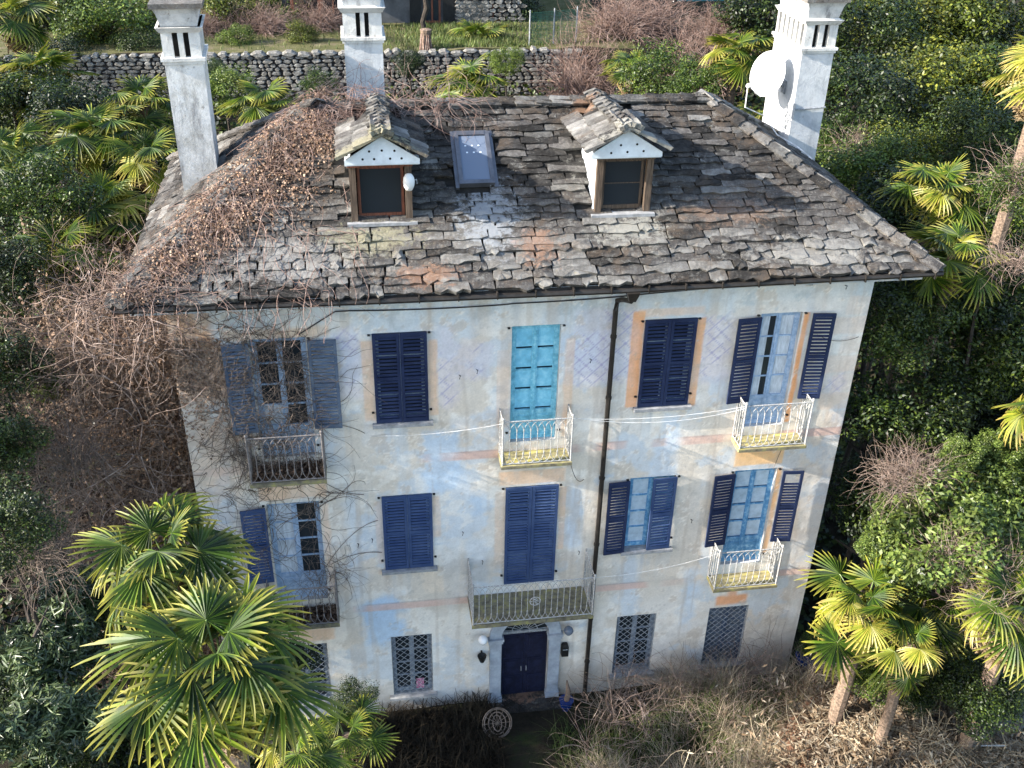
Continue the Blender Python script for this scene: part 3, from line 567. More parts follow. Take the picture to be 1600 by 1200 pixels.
# ------------------------------------------------------------------ chimneys
def chimney(x, y, wx, wy, zb, z1, z2, z3, z4, rz, mat, nf, ns, flare, w0f=.2):
    """zb base, z1 top of shaft cornice, z2 top of the openings, z3 start of flare, z4 top"""
    c = empty('chimney', (x-VO.x, y-VO.y, zb-VO.z), rz, villa); a, b_ = wx/2, wy/2; Z = lambda q: q-zb
    m = MB(); m.box(-a, a, -b_, b_, 0, Z(z1)-.12); m.build('shaft', mat, c)
    m = MB(); m.box(-a-.03, a+.03, -b_-.03, b_+.03, Z(z1)-.12, Z(z1)-.06); m.box(-a-.06, a+.06, -b_-.06, b_+.06, Z(z1)-.06, Z(z1)); m.build('lower_cornice', M['chim'], c)
    m = MB(); m.box(-a+.12, a-.12, -b_+.12, b_-.12, Z(z1), Z(z2)); m.build('flue_core', M['dark'], c)
    def posts(n, L):
        w0 = w0f if n < 4 else .12; out = [(-L, -L+w0), (L-w0, L)]; inner = 2*L-2*w0; g_ = inner/(n*2-1)
        for k in range(n-1): s0 = -L+w0+g_*(2*k+1); out.append((s0, s0+g_))
        return out
    for (p, q) in posts(nf, a):
        for yy0 in (-b_, b_-.1):
            m = MB(); m.box(p, q, yy0, yy0+.1, Z(z1), Z(z2)); m.build('pier', M['chim'], c)
    for (p, q) in posts(ns, b_)[2:]:
        for xx0 in (-a, a-.1):
            m = MB(); m.box(xx0, xx0+.1, p, q, Z(z1), Z(z2)); m.build('pier', M['chim'], c)
    m = MB(); m.frus(-a-.02, a+.02, -b_-.02, b_+.02, Z(z2), -a-.08, a+.08, -b_-.08, b_+.08, Z(z2)+.1); m.frus(-a-.03, a+.03, -b_-.03, b_+.03, Z(z2)+.1, -a+.02, a-.02, -b_+.02, b_-.02, Z(z3))
    m.build('upper_cornice', M['chim'], c)
    m = MB(); m.frus(-a+.02, a-.02, -b_+.02, b_-.02, Z(z3), -a-flare*.4, a+flare*.4, -b_-flare*.4, b_+flare*.4, Z(z3)+(z4-z3)*.6); m.frus(-a-flare*.4, a+flare*.4, -b_-flare*.4, b_+flare*.4, Z(z3)+(z4-z3)*.6, -a-flare, a+flare, -b_-flare, b_+flare, Z(z4)-.05); m.build('flared_cap', M['chimc'], c)
    m = MB(); m.box(-a-flare-.05, a+flare+.05, -b_-flare-.05, b_+flare+.05, Z(z4)-.05, Z(z4)+.04); m.build('top_slab', M['stone_p'], c)
    return c
chimney(.40, 3.3+.5, .70, 1.0, 7.0, 10.22, 10.68, 10.78, 11.17, .06, M['chimp'], 2, 4, .08)
chimney(3.82, 4.6+.55, .78, 1.0, 8.0, 10.26, 10.74, 10.86, 11.3, 0, M['chimb'], 2, 3, .06, .26)
rc = chimney(14.0, 5.4+.82, .76, 1.64, 6.4, 9.74, 10.24, 10.38, 10.78, .02, M['chimb'], 2, 6, .08)
m = MB(); m.tube([(-.41, -.86, 1.95), (.39, -.86, 1.99)], .022, 6); m.tube([(-.41, -.86, 1.95), (-.46, -.75, 1.9), (-.46, -.6, 1.7), (-.44, -.7, 1.45), (-.44, -.8, 1.7)], .02, 6); m.box(-.43, -.37, -.9, -.82, 1.75, 2.1); m.build('iron_bracket', M['ironr'], rc)
# satellite dish
ds = empty('satellite_dish', (13.62, 6.05, 8.95)); tag(ds, 'round white satellite dish on a bracket on the sunlit side of the right chimney', 'satellite dish')
dn = Vector((-.80, -.50, .28)).normalized(); q = dn.to_track_quat('Z', 'Y').to_matrix().to_4x4(); q.translation = Vector((-.50, -.10, .08))
m = MB(); rings = []
for r_, z_ in [(.02, -.09), (.18, -.08), (.36, -.045), (.46, 0), (.475, .012), (.46, -.012), (.36, -.06), (.18, -.095), (.02, -.105)]:
    rings.append([q @ Vector((r_*math.cos(2*PI*k/32), r_*1.1*math.sin(2*PI*k/32), z_)) for k in range(32)])
m.loft(rings); m.build('reflector', M['dish'], ds, smooth=True)
m = MB(); m.tube([(0, 0, -.25), (-.3, -.05, -.2), tuple(q @ Vector((0, 0, -.1)))], .025, 6); m.box(-.03, .0, -.1, .1, -.4, -.1); m.build('mount', M['ironr'], ds)
f0 = q @ Vector((0, -.35, .62)); e0 = q @ Vector((0, -.54, .0))
if f0.z > e0.z+.4: f0 = q @ Vector((0, -.2, .5))
m = MB(); m.tube([tuple(e0), tuple(f0)], .012, 5); m.build('arm', M['iron'], ds); m = MB(); m.tube([tuple(f0+Vector((.05, .03, -.03))), tuple(f0)], [.04, .055], 8); m.build('receiver_head', M['dish'], ds)
m = MB(); p0 = ds.location+f0; m.tube([tuple(p0), tuple(p0+Vector((.0, -.02, -.5))), (13.1, 5.8, 8.1), (13.35, 5.4, 7.75), (13.7, 4.9, 7.6), (13.9, 4.5, 7.45)], .016, 5); tag(m.build('antenna_cable', M['wirew']), 'white cable dropping from the satellite dish to the roof', 'cable')
# ------------------------------------------------------------------ shutters
slat_meshes = {}; slat_count = [0]; slatstuff = {}
def shutter(x0, x1, z0, z1, mat, y=-.02, hinge=None, ang=0, secs=2, pitch=.075, single=True, label=None, miss=0):
    """one louvred leaf; hinge 'l' or 'r' is the edge about which it is turned by ang"""
    w_, h_ = x1-x0, z1-z0; hx = x0 if hinge != 'r' else x1
    sh = empty('shutter', (hx, y, z0), ang, villa); sh.location = Vector((hx, y, z0))-VO; ox = 0 if hinge != 'r' else -w_
    if label: sh['label'] = label
    st = .062; m = MB(); m.box(ox, ox+st, -.04, 0, 0, h_); m.box(ox+w_-st, ox+w_, -.04, 0, 0, h_); m.box(ox+st, ox+w_-st, -.038, -.002, 0, .09); m.box(ox+st, ox+w_-st, -.038, -.002, h_-.07, h_)
    inner = h_-.16; seg = inner/secs
    for k in range(1, secs): m.box(ox+st, ox+w_-st, -.038, -.002, .09+seg*k-.035, .09+seg*k+.035)
    m.build('shutter_frame', mat, sh)
    key = (round(w_, 3), mat.name)
    if key not in slat_meshes:
        b2 = MB(); R_ = Matrix.Rotation(math.radians(38), 4, 'X'); b2.box(-(w_/2-st), w_/2-st, -.024, .024, -.005, .005, R_); slat_meshes[key] = b2.mesh('slat', mat)
    for k in range(secs):
        za = .09+seg*k+(.04 if k else .0); zb = .09+seg*(k+1)-(.04 if k < secs-1 else 0); n = int((zb-za)/pitch)
        for i2 in range(n):
            if miss and k == secs-1 and i2 > n-1-miss: continue
            zz = za+(i2+.5)*(zb-za)/n; tilt = random.uniform(-.1, .1) if random.random() > .06 else .6
            if single and slat_count[0] < 298:
                o = link('slat', slat_meshes[key], sh, (ox+w_/2, -.02, zz)); o.rotation_euler.x = tilt; slat_count[0] += 1
            else:
                ms = slatstuff.setdefault(mat.name, (MB(), mat))[0]
                T = Matrix.Translation((hx, y, z0)) @ Matrix.Rotation(ang, 4, 'Z') @ Matrix.Translation((ox+w_/2, -.02, zz)) @ Matrix.Rotation(math.radians(38)+tilt, 4, 'X')
                ms.box(-(w_/2-st), w_/2-st, -.024, .024, -.005, .005, T)
    return sh
def pair(k, mat, **kw):
    x0, x1, z0, z1 = OPEN[k]; xm = (x0+x1)/2; shutter(x0-.01, xm-.004, z0+.01, z1, mat, **kw); shutter(xm+.004, x1+.01, z0+.01, z1, mat, **kw)
pair('w2', M['navy']); pair('w4', M['navy'])
shutter(10.76, 11.25, 3.93, 5.88, M['navy'], -.07, 'r', .10); shutter(12.30, 12.76, 3.95, 5.92, M['navy'], -.10, 'l', -.10)
shutter(.90, 1.38, 3.93, 5.88, M['greyblue'], -.07, 'r', .12, label='weathered shutter half buried in bare vines'); shutter(2.45, 2.98, 3.93, 5.88, M['greyblue'], -.07, 'l', -.05)
shutter(8.44, 8.91, .12, 2.08, M['navy'], -.06, 'r', .07); shutter(9.42, 9.95, .15, 2.09, M['blue'], -.04, 'r', .05)
shutter(10.76, 11.24, .13, 2.08, M['navy'], -.07, 'r', .10); shutter(12.31, 12.77, .13, 2.08, M['navy'], -.10, 'l', -.08, miss=3, label='open shutter whose uppermost slats have dropped out')
shutter(.80, 1.30, .12, 2.07, M['blue'], -.07, 'r', .10, single=False); pair('l2', M['blue'], single=False); pair('l3', M['blue'], secs=3, pitch=.072, single=False)
if slatstuff:
    mats = [q[1] for q in slatstuff.values()]; al = MB()
    for i2, (mb, _) in enumerate(slatstuff.values()): al.mi = i2; al.add(mb.v, mb.f)
    vb(al, 'slats', mats)['kind'] = 'stuff'
# ------------------------------------------------------------------ french windows and casements
def window(k, fmat, pmat, dark=(), rows=4, panel=.70, y=.13, x0=None, x1=None, slit=0, name='french_window', strip=None):
    a, b_, z0, z1 = OPEN[k]; a = x0 or a; b_ = x1 or b_
    wn = empty(name, (a, y, z0), 0, villa); wn.location = Vector((a, y, z0))-VO; w_ = b_-a; h_ = z1-z0
    m = MB(); m.box(0, .05, -.03, .05, 0, h_); m.box(w_-.05, w_, -.03, .05, 0, h_); m.box(.05, w_-.05, -.03, .05, h_-.05, h_); hw = (w_-.1)/2
    panes = []
    for s in (0, 1):
        xa = .05+s*hw; m.box(xa, xa+.055, -.02, .03, 0, h_-.05); m.box(xa+hw-.055, xa+hw, -.02, .03, 0, h_-.05); m.box(xa+.055, xa+hw-.055, -.02, .03, h_-.12, h_-.05)
        m.box(xa+.055, xa+hw-.055, -.018, .028, 0, .1)
        if panel: m.box(xa+.055, xa+hw-.055, -.018, .028, panel-.08, panel); m.box(xa+.055, xa+hw-.055, -.002, .018, .1, panel-.08); m.box(xa+.11, xa+hw-.11, -.012, -.002, .17, panel-.15)
        zp = panel if panel else .1; hp = (h_-.12-zp)/rows
        for r_ in range(1, rows): m.box(xa+.055, xa+hw-.055, -.012, .022, zp+hp*r_-.016, zp+hp*r_+.016)
        for r_ in range(rows): panes.append((s, r_, xa+.055, xa+hw-.055, zp+hp*r_+(.016 if r_ else 0), zp+hp*(r_+1)-(.016 if r_ < rows-1 else 0)))
    m.box(.05+hw-.02, .05+hw+.02, -.035, -.02, 0, h_-.05)
    m.build('window_frame', fmat, wn)
    for s, r_, xa, xb, za, zb in panes:
        mt = M['glass'] if (s, r_) in dark else pmat; m = MB()
        if strip and strip[0] == s:
            m.box(xa, xa+(xb-xa)*strip[1], .0, .006, za, zb); m.build('pane', mt, wn); m = MB(); m.box(xa+(xb-xa)*strip[1], xb, .004, .010, za, zb); m.build('pane', M['glass'], wn)
        else:
            m.box(xa, xb, .012, .018, za+slit, zb); m.build('pane', mt, wn)
    return wn
window('w1', M['paleb'], M['curt'], dark={(1, 0), (1, 1), (1, 2), (1, 3), (0, 3), (0, 2), (0, 1)}); window('w3', M['turq'], M['turqp'], slit=.035); window('w5', M['paleb'], M['curt'], strip=(0, .55))
window('l1', M['paleb'], M['curt'], dark={(1, 0), (1, 1), (1, 2), (1, 3)}); window('l5', M['skyb'], M['curtb'], slit=.02); window('l4', M['skyb'], M['curtb'], panel=0, name='casement_window')
window('w2', M['paleb'], M['glass'], panel=0, name='casement_window'); window('w4', M['paleb'], M['glass'], panel=0, name='casement_window'); window('l2', M['paleb'], M['glass'], panel=0, name='casement_window'); window('l3', M['paleb'], M['glass'])
for k in ('g1', 'g2', 'g4', 'g5'):
    window(k, M['greyp'] if k != 'g5' else M['greyblue'], M['glass'] if k != 'g5' else simple('dull_blue_grey_blind', (.10, .12, .15), .3), panel=0, rows=4, name='barred_window')
    a, b_, z0, z1 = OPEN[k]; m = MB(); s = .17; w_ = b_-a; h_ = z1-z0
    for d in (1, -1):
        n = -int(h_/s)-2
        for i2 in range(n, int((w_+h_)/s)+3):
            x0 = i2*s; pts = []
            # line x = x0 + t (d=1) or x = x0 - t mirrored
            lo = max(0, -x0); hi = min(h_, w_-x0)
            if hi-lo > .03:
                P = [(x0+lo, lo), (x0+hi, hi)]
                if d < 0: P = [(w_-p[0], p[1]) for p in P]
                m.tube([(a+P[0][0], .03+.012*d, z0+P[0][1]), (a+P[1][0], .03+.012*d, z0+P[1][1])], .0075, 4)
    for xx in (a+.01, b_-.01): m.tube([(xx, .03, z0), (xx, .03, z1)], .012, 4)
    vb(m, 'window_grille', M['ironr'])
for k in ('w2', 'w4', 'l2', 'l4', 'g2', 'g4', 'g5', 'g1'):
    a, b_, z0, z1 = OPEN[k]; m = MB(); ov = .09; m.box(a-ov, b_+ov, -.13, -.012, z0-.075, z0-.005); m.box(a, b_, -.012, .10, z0-.005, z0+.003); vb(m, 'window_sill', M['sill'])
# hinges and shutter stays
for k, o in OPEN.items():
    if k[0] in 'wl':
        for xx in (o[0]-.06, o[1]+.06):
            for zz in (o[2]+.25, o[3]-.02): m = MB(); m.box(xx-.03, xx+.02, -.05, 0.01, zz-.012, zz+.012); vb(m, 'hinge_pin', M['lampb'])
for px, pz in [(5.28, 4.9), (5.62, 5.0), (7.86, 5.1), (5.32, 1.0), (5.75, .15), (7.9, .2), (3.4, 1.0), (12.9, 6.45), (10.4, .85), (3.1, .9)]: m = MB(); m.tube([(px, 0, pz), (px+.02, -.05, pz+.01), (px+.0, -.06, pz-.06)], .009, 5); vb(m, 'hook', M['lampb'])
# ------------------------------------------------------------------ balconies
balm = {}
def baluster(h, s, im):
    key = (round(h, 3), round(s, 3), im.name)
    if key in balm: return balm[key]
    m = MB(); r_ = .0085; m.tube([(0, 0, .24), (0, 0, h-.2)], r_, 5)
    for sg in (-1, 1):
        m.tube([(0, 0, h-.22), (sg*s*.22, 0, h-.12), (sg*s*.6, 0, h-.05), (sg*s, 0, h-.012)], r_*.85, 4)
        m.tube([(0, 0, .27), (sg*s*.12, 0, .16), (sg*s*.45, -0, .07), (sg*s, 0, .02)], r_*.85, 4)
    m.tube([(0, 0, .25), (0, 0, .29)], r_*1.9, 5); m.tube([(0, 0, h-.24), (0, 0, h-.20)], r_*1.9, 5)
    balm[key] = m.mesh('baluster', im); return balm[key]
def balcony(x0, x1, zf, zr, d, nf, nsd, fl, im=None, emblem=False, label=None):
    im = im or M['iron']; b_ = empty('balcony', (0, 0, 0), 0, villa); b_.location = -VO
    if label: b_['label'] = label
    m = MB(); m.box(x0-.02, x1+.02, -d-.03, -.012, zf-.085, zf); m.build('slab', fl, b_)
    m = MB(); m.box(x0-.03, x1+.03, -d-.045, -d-.031, zf-.075, zf-.01)
    for xx in (x0+.25, x1-.25): m.frus(xx-.05, xx+.05, -.12, -.012, zf-.35, xx-.05, xx+.05, -d*.75, -.012, zf-.086)
    m.build('slab_edge', M['rail_slab'], b_)
    m = MB(); r_ = .0135; h = zr-zf
    for zz in (zf+.03, zr): m.tube([(x0, -.015, zz), (x0, -d, zz), (x1, -d, zz), (x1, -.015, zz)], r_ if zz == zr else .012, 6)
    for xx in (x0, x1):
        m.tube([(xx, -d, zf-.02), (xx, -d, zr+.03)], .019, 6); m.tube([(xx, -.03, zf), (xx, -.03, zr+.03)], .019, 6)
        m.lathe([(.0, .03), (.03, .045), (.03, .075), (.0, .10)], 8, (xx, -d, zr))
    m.build('rail', im, b_)
    s = (x1-x0)/(nf+1); me_ = baluster(h, s, im)
    for k in range(nf): link('baluster', me_, b_, (x0+s*(k+1), -d, zf))
    s2 = d/(nsd+1); me2 = baluster(h, s2, im)
    for xx in (x0, x1):
        for k in range(nsd): o = link('baluster', me2, b_, (xx, -s2*(k+1), zf)); o.rotation_euler.z = PI/2
    if emblem:
        m = MB(); xc, zc = (x0+x1)/2+.03, zf+.56; R_ = .115
        m.tube([(xc+R_*math.cos(2*PI*k/24), -d-.02, zc+R_*math.sin(2*PI*k/24)) for k in range(25)], .011, 5)
        # the wrought letters: an R-like monogram with crossing strokes
        m.tube([(xc-.045, -d-.025, zc-.085), (xc-.03, -d-.025, zc+.06), (xc-.06, -d-.025, zc+.07)], .009, 5)
        m.tube([(xc-.03, -d-.025, zc+.06), (xc+.035, -d-.025, zc+.075), (xc+.05, -d-.025, zc+.03), (xc-.03, -d-.025, zc), (xc+.06, -d-.025, zc-.07)], .009, 5)
        m.tube([(xc-.09, -d-.025, zc-.01), (xc-.02, -d-.025, zc+.045), (xc+.09, -d-.025, zc+.02)], .007, 5); m.tube([(xc+.02, -d-.025, zc-.09), (xc+.01, -d-.025, zc), (xc+.075, -d-.025, zc-.01)], .007, 5)
        m.build('emblem', M['iron'], b_)
    return b_
balcony(1.17, 2.58, 3.00, 4.05, .50, 9, 3, M['rail_slab'], M['irono'], label='balcony choked with dead vine leaves'); balcony(6.09, 7.48, 3.02, 4.06, .49, 9, 3, M['slab_y']); balcony(11.06, 12.48, 3.02, 4.06, .47, 9, 3, M['slab_y'])
balcony(1.15, 2.58, -.84, .21, .50, 9, 3, M['rail_slab'], M['irono']); balcony(5.45, 8.07, -.84, .23, .93, 19, 6, M['rail_slab'], emblem=True, label='wide balcony over the front door with a round wrought iron monogram'); balcony(11.0, 12.46, -.84, .22, .48, 9, 3, M['slab_y'])
# ------------------------------------------------------------------ front door
fd = empty('front_door', (6.77, 0, -4.3), 0, villa); fd.location = Vector((6.77, 0, -4.3))-VO
for sg in (-1, 1):
    m = MB(); x0 = sg*.56; x1 = sg*.83; a, b_ = min(x0, x1), max(x0, x1); m.box(a, b_, -.10, .02, 0, 2.0); m.box(a-.03, b_+.03, -.13, .02, 0, .22); m.box(a-.03, b_+.03, -.14, .02, 2.0, 2.08); m.box(a-.05, b_+.05, -.16, .02, 2.08, 2.14); m.build('pilaster', M['surr'], fd)
m = MB(); n = 14; rings = []
for k in range(n+1):
    a = PI*k/n; rings.append([(r_*math.cos(a), y_, 2.14+r_*math.sin(a)) for r_, y_ in ((.56, -.09), (.84, -.09), (.84, .02), (.56, .02))])
m.loft(rings); m.frus(-.07, .07, -.14, .0, 2.62, -.1, .1, -.16, .0, 3.02); m.build('arch', M['surr'], fd)
for sg in (-1, 1):
    m = MB(); a, b_ = (-.55, -.003) if sg < 0 else (.003, .55); m.box(a, b_, .10, .15, 0, 2.1)
    for z0, z1 in ((.12, .7), (.8, 1.25), (1.35, 2.0)):
        m.box(a+.07, b_-.07, .085, .1, z0, z1); m.box(a+.12, b_-.12, .075, .085, z0+.05, z1-.05)
    lf = m.build('door_leaf', M['door'], fd); m = MB(); m.tube([(sg*.06, .06, 1.02), (sg*.06, .03, 1.0), (sg*.06, .03, .9)], .012, 5); m.build('door_handle', M['ironr'], lf)
m = MB(); m.box(-.56, .56, .06, .14, 2.1, 2.17)
for k in range(11):
    a = PI*(k+.5)/11; m.tube([(.1*math.cos(a), .05, 2.17+.1*math.sin(a)), (.53*math.cos(a), .05, 2.15+.53*math.sin(a))], .009, 4)
for r_ in (.12, .3, .54): m.tube([(r_*math.cos(PI*k/14), .05, 2.17+r_*math.sin(PI*k/14)) for k in range(15)], .010, 4)
m.build('fanlight', M['ironr'], fd)
m = MB(); m.loft([[(.555*math.cos(PI*k/16), .10, 2.15+.555*math.sin(PI*k/16)) for k in range(17)], [(.555*math.cos(PI*k/16), .12, 2.15+.555*math.sin(PI*k/16)) for k in range(17)]]); m.build('pane', M['glass'], fd)
m = MB(); m.box(-.95, .95, -.45, -.1, -.1, .06); m.box(-.55, .55, -.1, .1, -.1, .06); m.build('door_step', M['stone_d'], fd)
# lamps and wall boxes
for (x, z, lab) in [(5.76, -2.05, 'white globe wall lamp left of the front door'), (7.75, -2.0, 'clear globe wall lamp right of the front door')]:
    L = empty('wall_lamp', (x, 0, z)); tag(L, lab, 'lamp', 'globe wall lamps beside the front door')
    m = MB(); m.lathe([(.0, -.11), (.06, -.1), (.10, -.05), (.115, 0), (.10, .05), (.06, .1), (.0, .115)], 16, (0, -.2, 0)); m.build('globe', M['globe'] if x < 6 else M['skyl'], L, smooth=True)
    m = MB(); m.tube([(0, 0, -.16), (0, -.1, -.2), (0, -.2, -.13)], .015, 6); m.lathe([(.04, -.13), (.06, -.11), (.05, -.09)], 10, (0, -.2, 0)); m.build('bracket', M['ironr'], L)
L = empty('hanging_planter', (5.75, -.02, -2.66)); tag(L, 'small black wall planter hung below the left globe lamp', 'planter')
m = MB(); m.lathe([(.05, -.13), (.09, -.02), (.11, .06), (.10, .06), (.03, .02)], 10, (0, -.13, 0)); m.build('pot', M['lampb'], L); m = MB(); m.box(-.02, .02, -.03, 0, -.05, .1); m.build('hook', M['lampb'], L)
L = empty('letter_box', (7.72, -.02, -2.72)); tag(L, 'small black box with rounded top fixed to the wall right of the door', 'letter box')
m = MB(); m.box(-.08, .08, -.12, 0, -.18, .12); m.frus(-.08, .08, -.12, 0, .12, -.05, .05, -.10, 0, .18); m.build('body', M['lampb'], L); m = MB(); m.box(-.06, .06, -.128, -.121, .04, .06); m.build('slot', M['ironr'], L)
m = MB(); m.box(4.22, 4.40, .06, .065, -3.68, -3.36); tag(m.build('flower_card', M['pink']), 'small pink and white card standing in the barred window left of the door', 'card')
# cables
def sag(p, q, s, n=12): p = Vector(p); q = Vector(q); return [p+(q-p)*(k/n)-Vector((0, 0, s*4*(k/n)*(1-k/n))) for k in range(n+1)]
m = MB(); m.tube([(2.3, -.03, 5.98), (3.0, -.03, 6.42)]+[tuple(p) for p in sag((3.0, -.04, 6.44), (6.1, -.04, 6.40), .03)[1:]]+[tuple(p) for p in sag((6.1, -.04, 6.42), (9.0, -.05, 6.5), .03)[1:]]+[(11.4, -.05, 6.6), (12.2, -.05, 6.52)], .013, 5); tag(m.build('wall_cable', M['wire']), 'black cable pinned along the wall just below the eaves', 'cable')
m = MB(); m.tube(sag((3.5, -.02, 3.62), (6.09, -.45, 4.0), .08), .0045, 4); tag(m.build('white_cord', M['wirew']), 'thin white cord from the left wall to the turquoise door balcony', 'cord')
m = MB(); m.tube(sag((7.5, -.45, 4.02), (11.06, -.45, 4.05), .12), .0045, 4); m.tube(sag((7.5, -.45, 4.04), (11.06, -.45, 4.0), .22), .0045, 4); tag(m.build('white_cord', M['wirew']), 'pair of thin white cords between the centre and right upper balconies', 'cord')
m = MB(); m.tube(sag((8.07, -.9, .2), (11.0, -.45, .2), .12), .0045, 4); tag(m.build('white_cord', M['wirew']), 'thin white cord between the wide balcony and the lower right balcony', 'cord')

# ------------------------------------------------------------------ vegetation: palms
def frond_mesh(seed, mat, pet, R=.55, n=32, span=300, droop=.12, dead=False):
    r = random.Random(seed); V = []; F = []; tip = []
    pet_pts = [Vector((pet*k/4, 0, -.05*pet*(k/4)**2)) for k in range(5)]; c = pet_pts[-1]
    m = MB(); m.tube(pet_pts, [.02, .015, .012, .011, .010], 4); V = [Vector(q) for q in m.v]; F = list(m.f); mi = [1]*len(F); tip = [0]*len(V)
    bend = math.radians(r.uniform(18, 55)) if not dead else math.radians(r.uniform(40, 70)); cb, sb = math.cos(bend), math.sin(bend)
    def turn(v): q = v-c; return c+Vector((q.x*cb+q.z*sb, q.y, -q.x*sb+q.z*cb))
    a0 = math.radians(-span/2); da = math.radians(span)/n; fold = r.uniform(.1, .35)
    for k in range(n):
        a = a0+da*(k+.5); L = R*(.72+.28*math.cos(a*.55))*r.uniform(.88, 1.08); ww = da*.5
        prof = [(.02, .02*da*.9), (.22, .22*da*.52), (.34, .30*da*.5), (.62, .018), (.85, .012), (1.0, .002)]
        b0 = len(V); curl = r.uniform(.5, 1.6)*droop*(2.2 if dead else 1)*(2.4 if r.random() < .10 else 1); L *= (.6 if r.random() < .06 else 1); aa = a+r.uniform(-.02, .02)
        for (t_, hw) in prof:
            rr = L*t_; wv = hw*(1 if t_ > .3 else L*1.6) if t_ > .3 else rr*math.tan(da*.5)
            if t_ > .3: wv = max(.0015, [0, 0, rr*math.tan(da*.5)*1.0, .023, .016, .003][prof.index((t_, hw))])
            zc = -min(curl*max(0, t_-.35)**2*2.2, .7)*L-fold*rr*abs(math.sin(a))*.8; d = Vector((math.cos(aa), math.sin(aa), 0)); p = Vector((-math.sin(aa), math.cos(aa), 0))
            ctr = c+d*rr*(1-min(.35, .15*curl*t_))+Vector((0, 0, zc)); V += [turn(q_) for q_ in (ctr-p*wv+Vector((0, 0, .35*wv)), ctr-Vector((0, 0, .5*wv)), ctr+p*wv+Vector((0, 0, .35*wv)))]; tip += [t_]*3
        for i2 in range(len(prof)-1):
            for q in (0, 1): F.append((b0+i2*3+q, b0+i2*3+q+1, b0+i2*3+q+4, b0+i2*3+q+3)); mi.append(0)
    me = bpy.data.meshes.new('frond'); me.from_pydata([tuple(q) for q in V], [], F); me.materials.append(mat); me.materials.append(M['petiole'] if not dead else M['twig'])
    me.polygons.foreach_set('material_index', mi); at_ = me.attributes.new('tip', 'FLOAT', 'POINT'); at_.data.foreach_set('value', tip); me.update(); return me
FR = [frond_mesh(k, M['pfrond'], .50+.06*(k % 3), .64+.05*(k % 2), 32, 305, .05+.05*(k % 4)) for k in range(12)]
FRY = [frond_mesh(20+k, M['pfrond_y'], .45, .60, 30, 280, .2) for k in range(3)]
FRD = [frond_mesh(30+k, M['pdead'], .4, .5, 22, 240, .5, True) for k in range(3)]
def palm(p, sc_=1.0, n=28, label='', yellow=0, dead=4, tr=.11, base=None, lean=(0, 0), nb=None):
    """p: heart of the crown"""
    p = Vector(p); gx, gy = p.x-lean[0], p.y-lean[1]; g0 = gz(gx, gy) if base is None else base
    g0 = min(g0, p.z-.5)
    t = empty('palm_tree', (gx, gy, g0)); tag(t, label, 'palm tree', 'fan palms around the villa'); L = p.z-g0; top = Vector((p.x-gx, p.y-gy, L)); m = MB()
    pts = [(top.x*(k/7)**1.3+.02*math.sin(k*2), top.y*(k/7)**1.3, L*k/7-.1*(k == 0)) for k in range(8)]; m.tube(pts, [tr*1.15*sc_*(1+.12*(k % 2)) for k in range(8)], 9); m.build('trunk', M['palmbark'], t)
    R = random.Random(int(p.x*977+p.y*331))
    for k in range(n+dead):
        dd = k >= n; fr = k/n; az = k*2.39996+R.uniform(-.25, .25); el = math.radians(80-102*fr**.85+R.uniform(-9, 9)) if not dd else math.radians(R.uniform(-75, -50))
        me = R.choice(FRD) if dd else (R.choice(FRY) if (yellow and R.random() < yellow*(.3+fr)) else R.choice(FR))
        o = link('frond' if not dd else 'dead_frond', me, t); o.location = top+Vector((.05*math.cos(az), .05*math.sin(az), -.12*fr+(-.15 if dd else 0)))
        blade_tilt = R.uniform(-.35, .35)
        o.rotation_mode = 'XYZ'; Rm = Matrix.Rotation(az, 4, 'Z') @ Matrix.Rotation(-el, 4, 'Y') @ Matrix.Rotation(blade_tilt, 4, 'X'); o.rotation_euler = Rm.to_euler(); s = sc_*R.uniform(.88, 1.1)*(.75+.35*min(1, fr*3)); o.scale = (s, s, s)
    return t
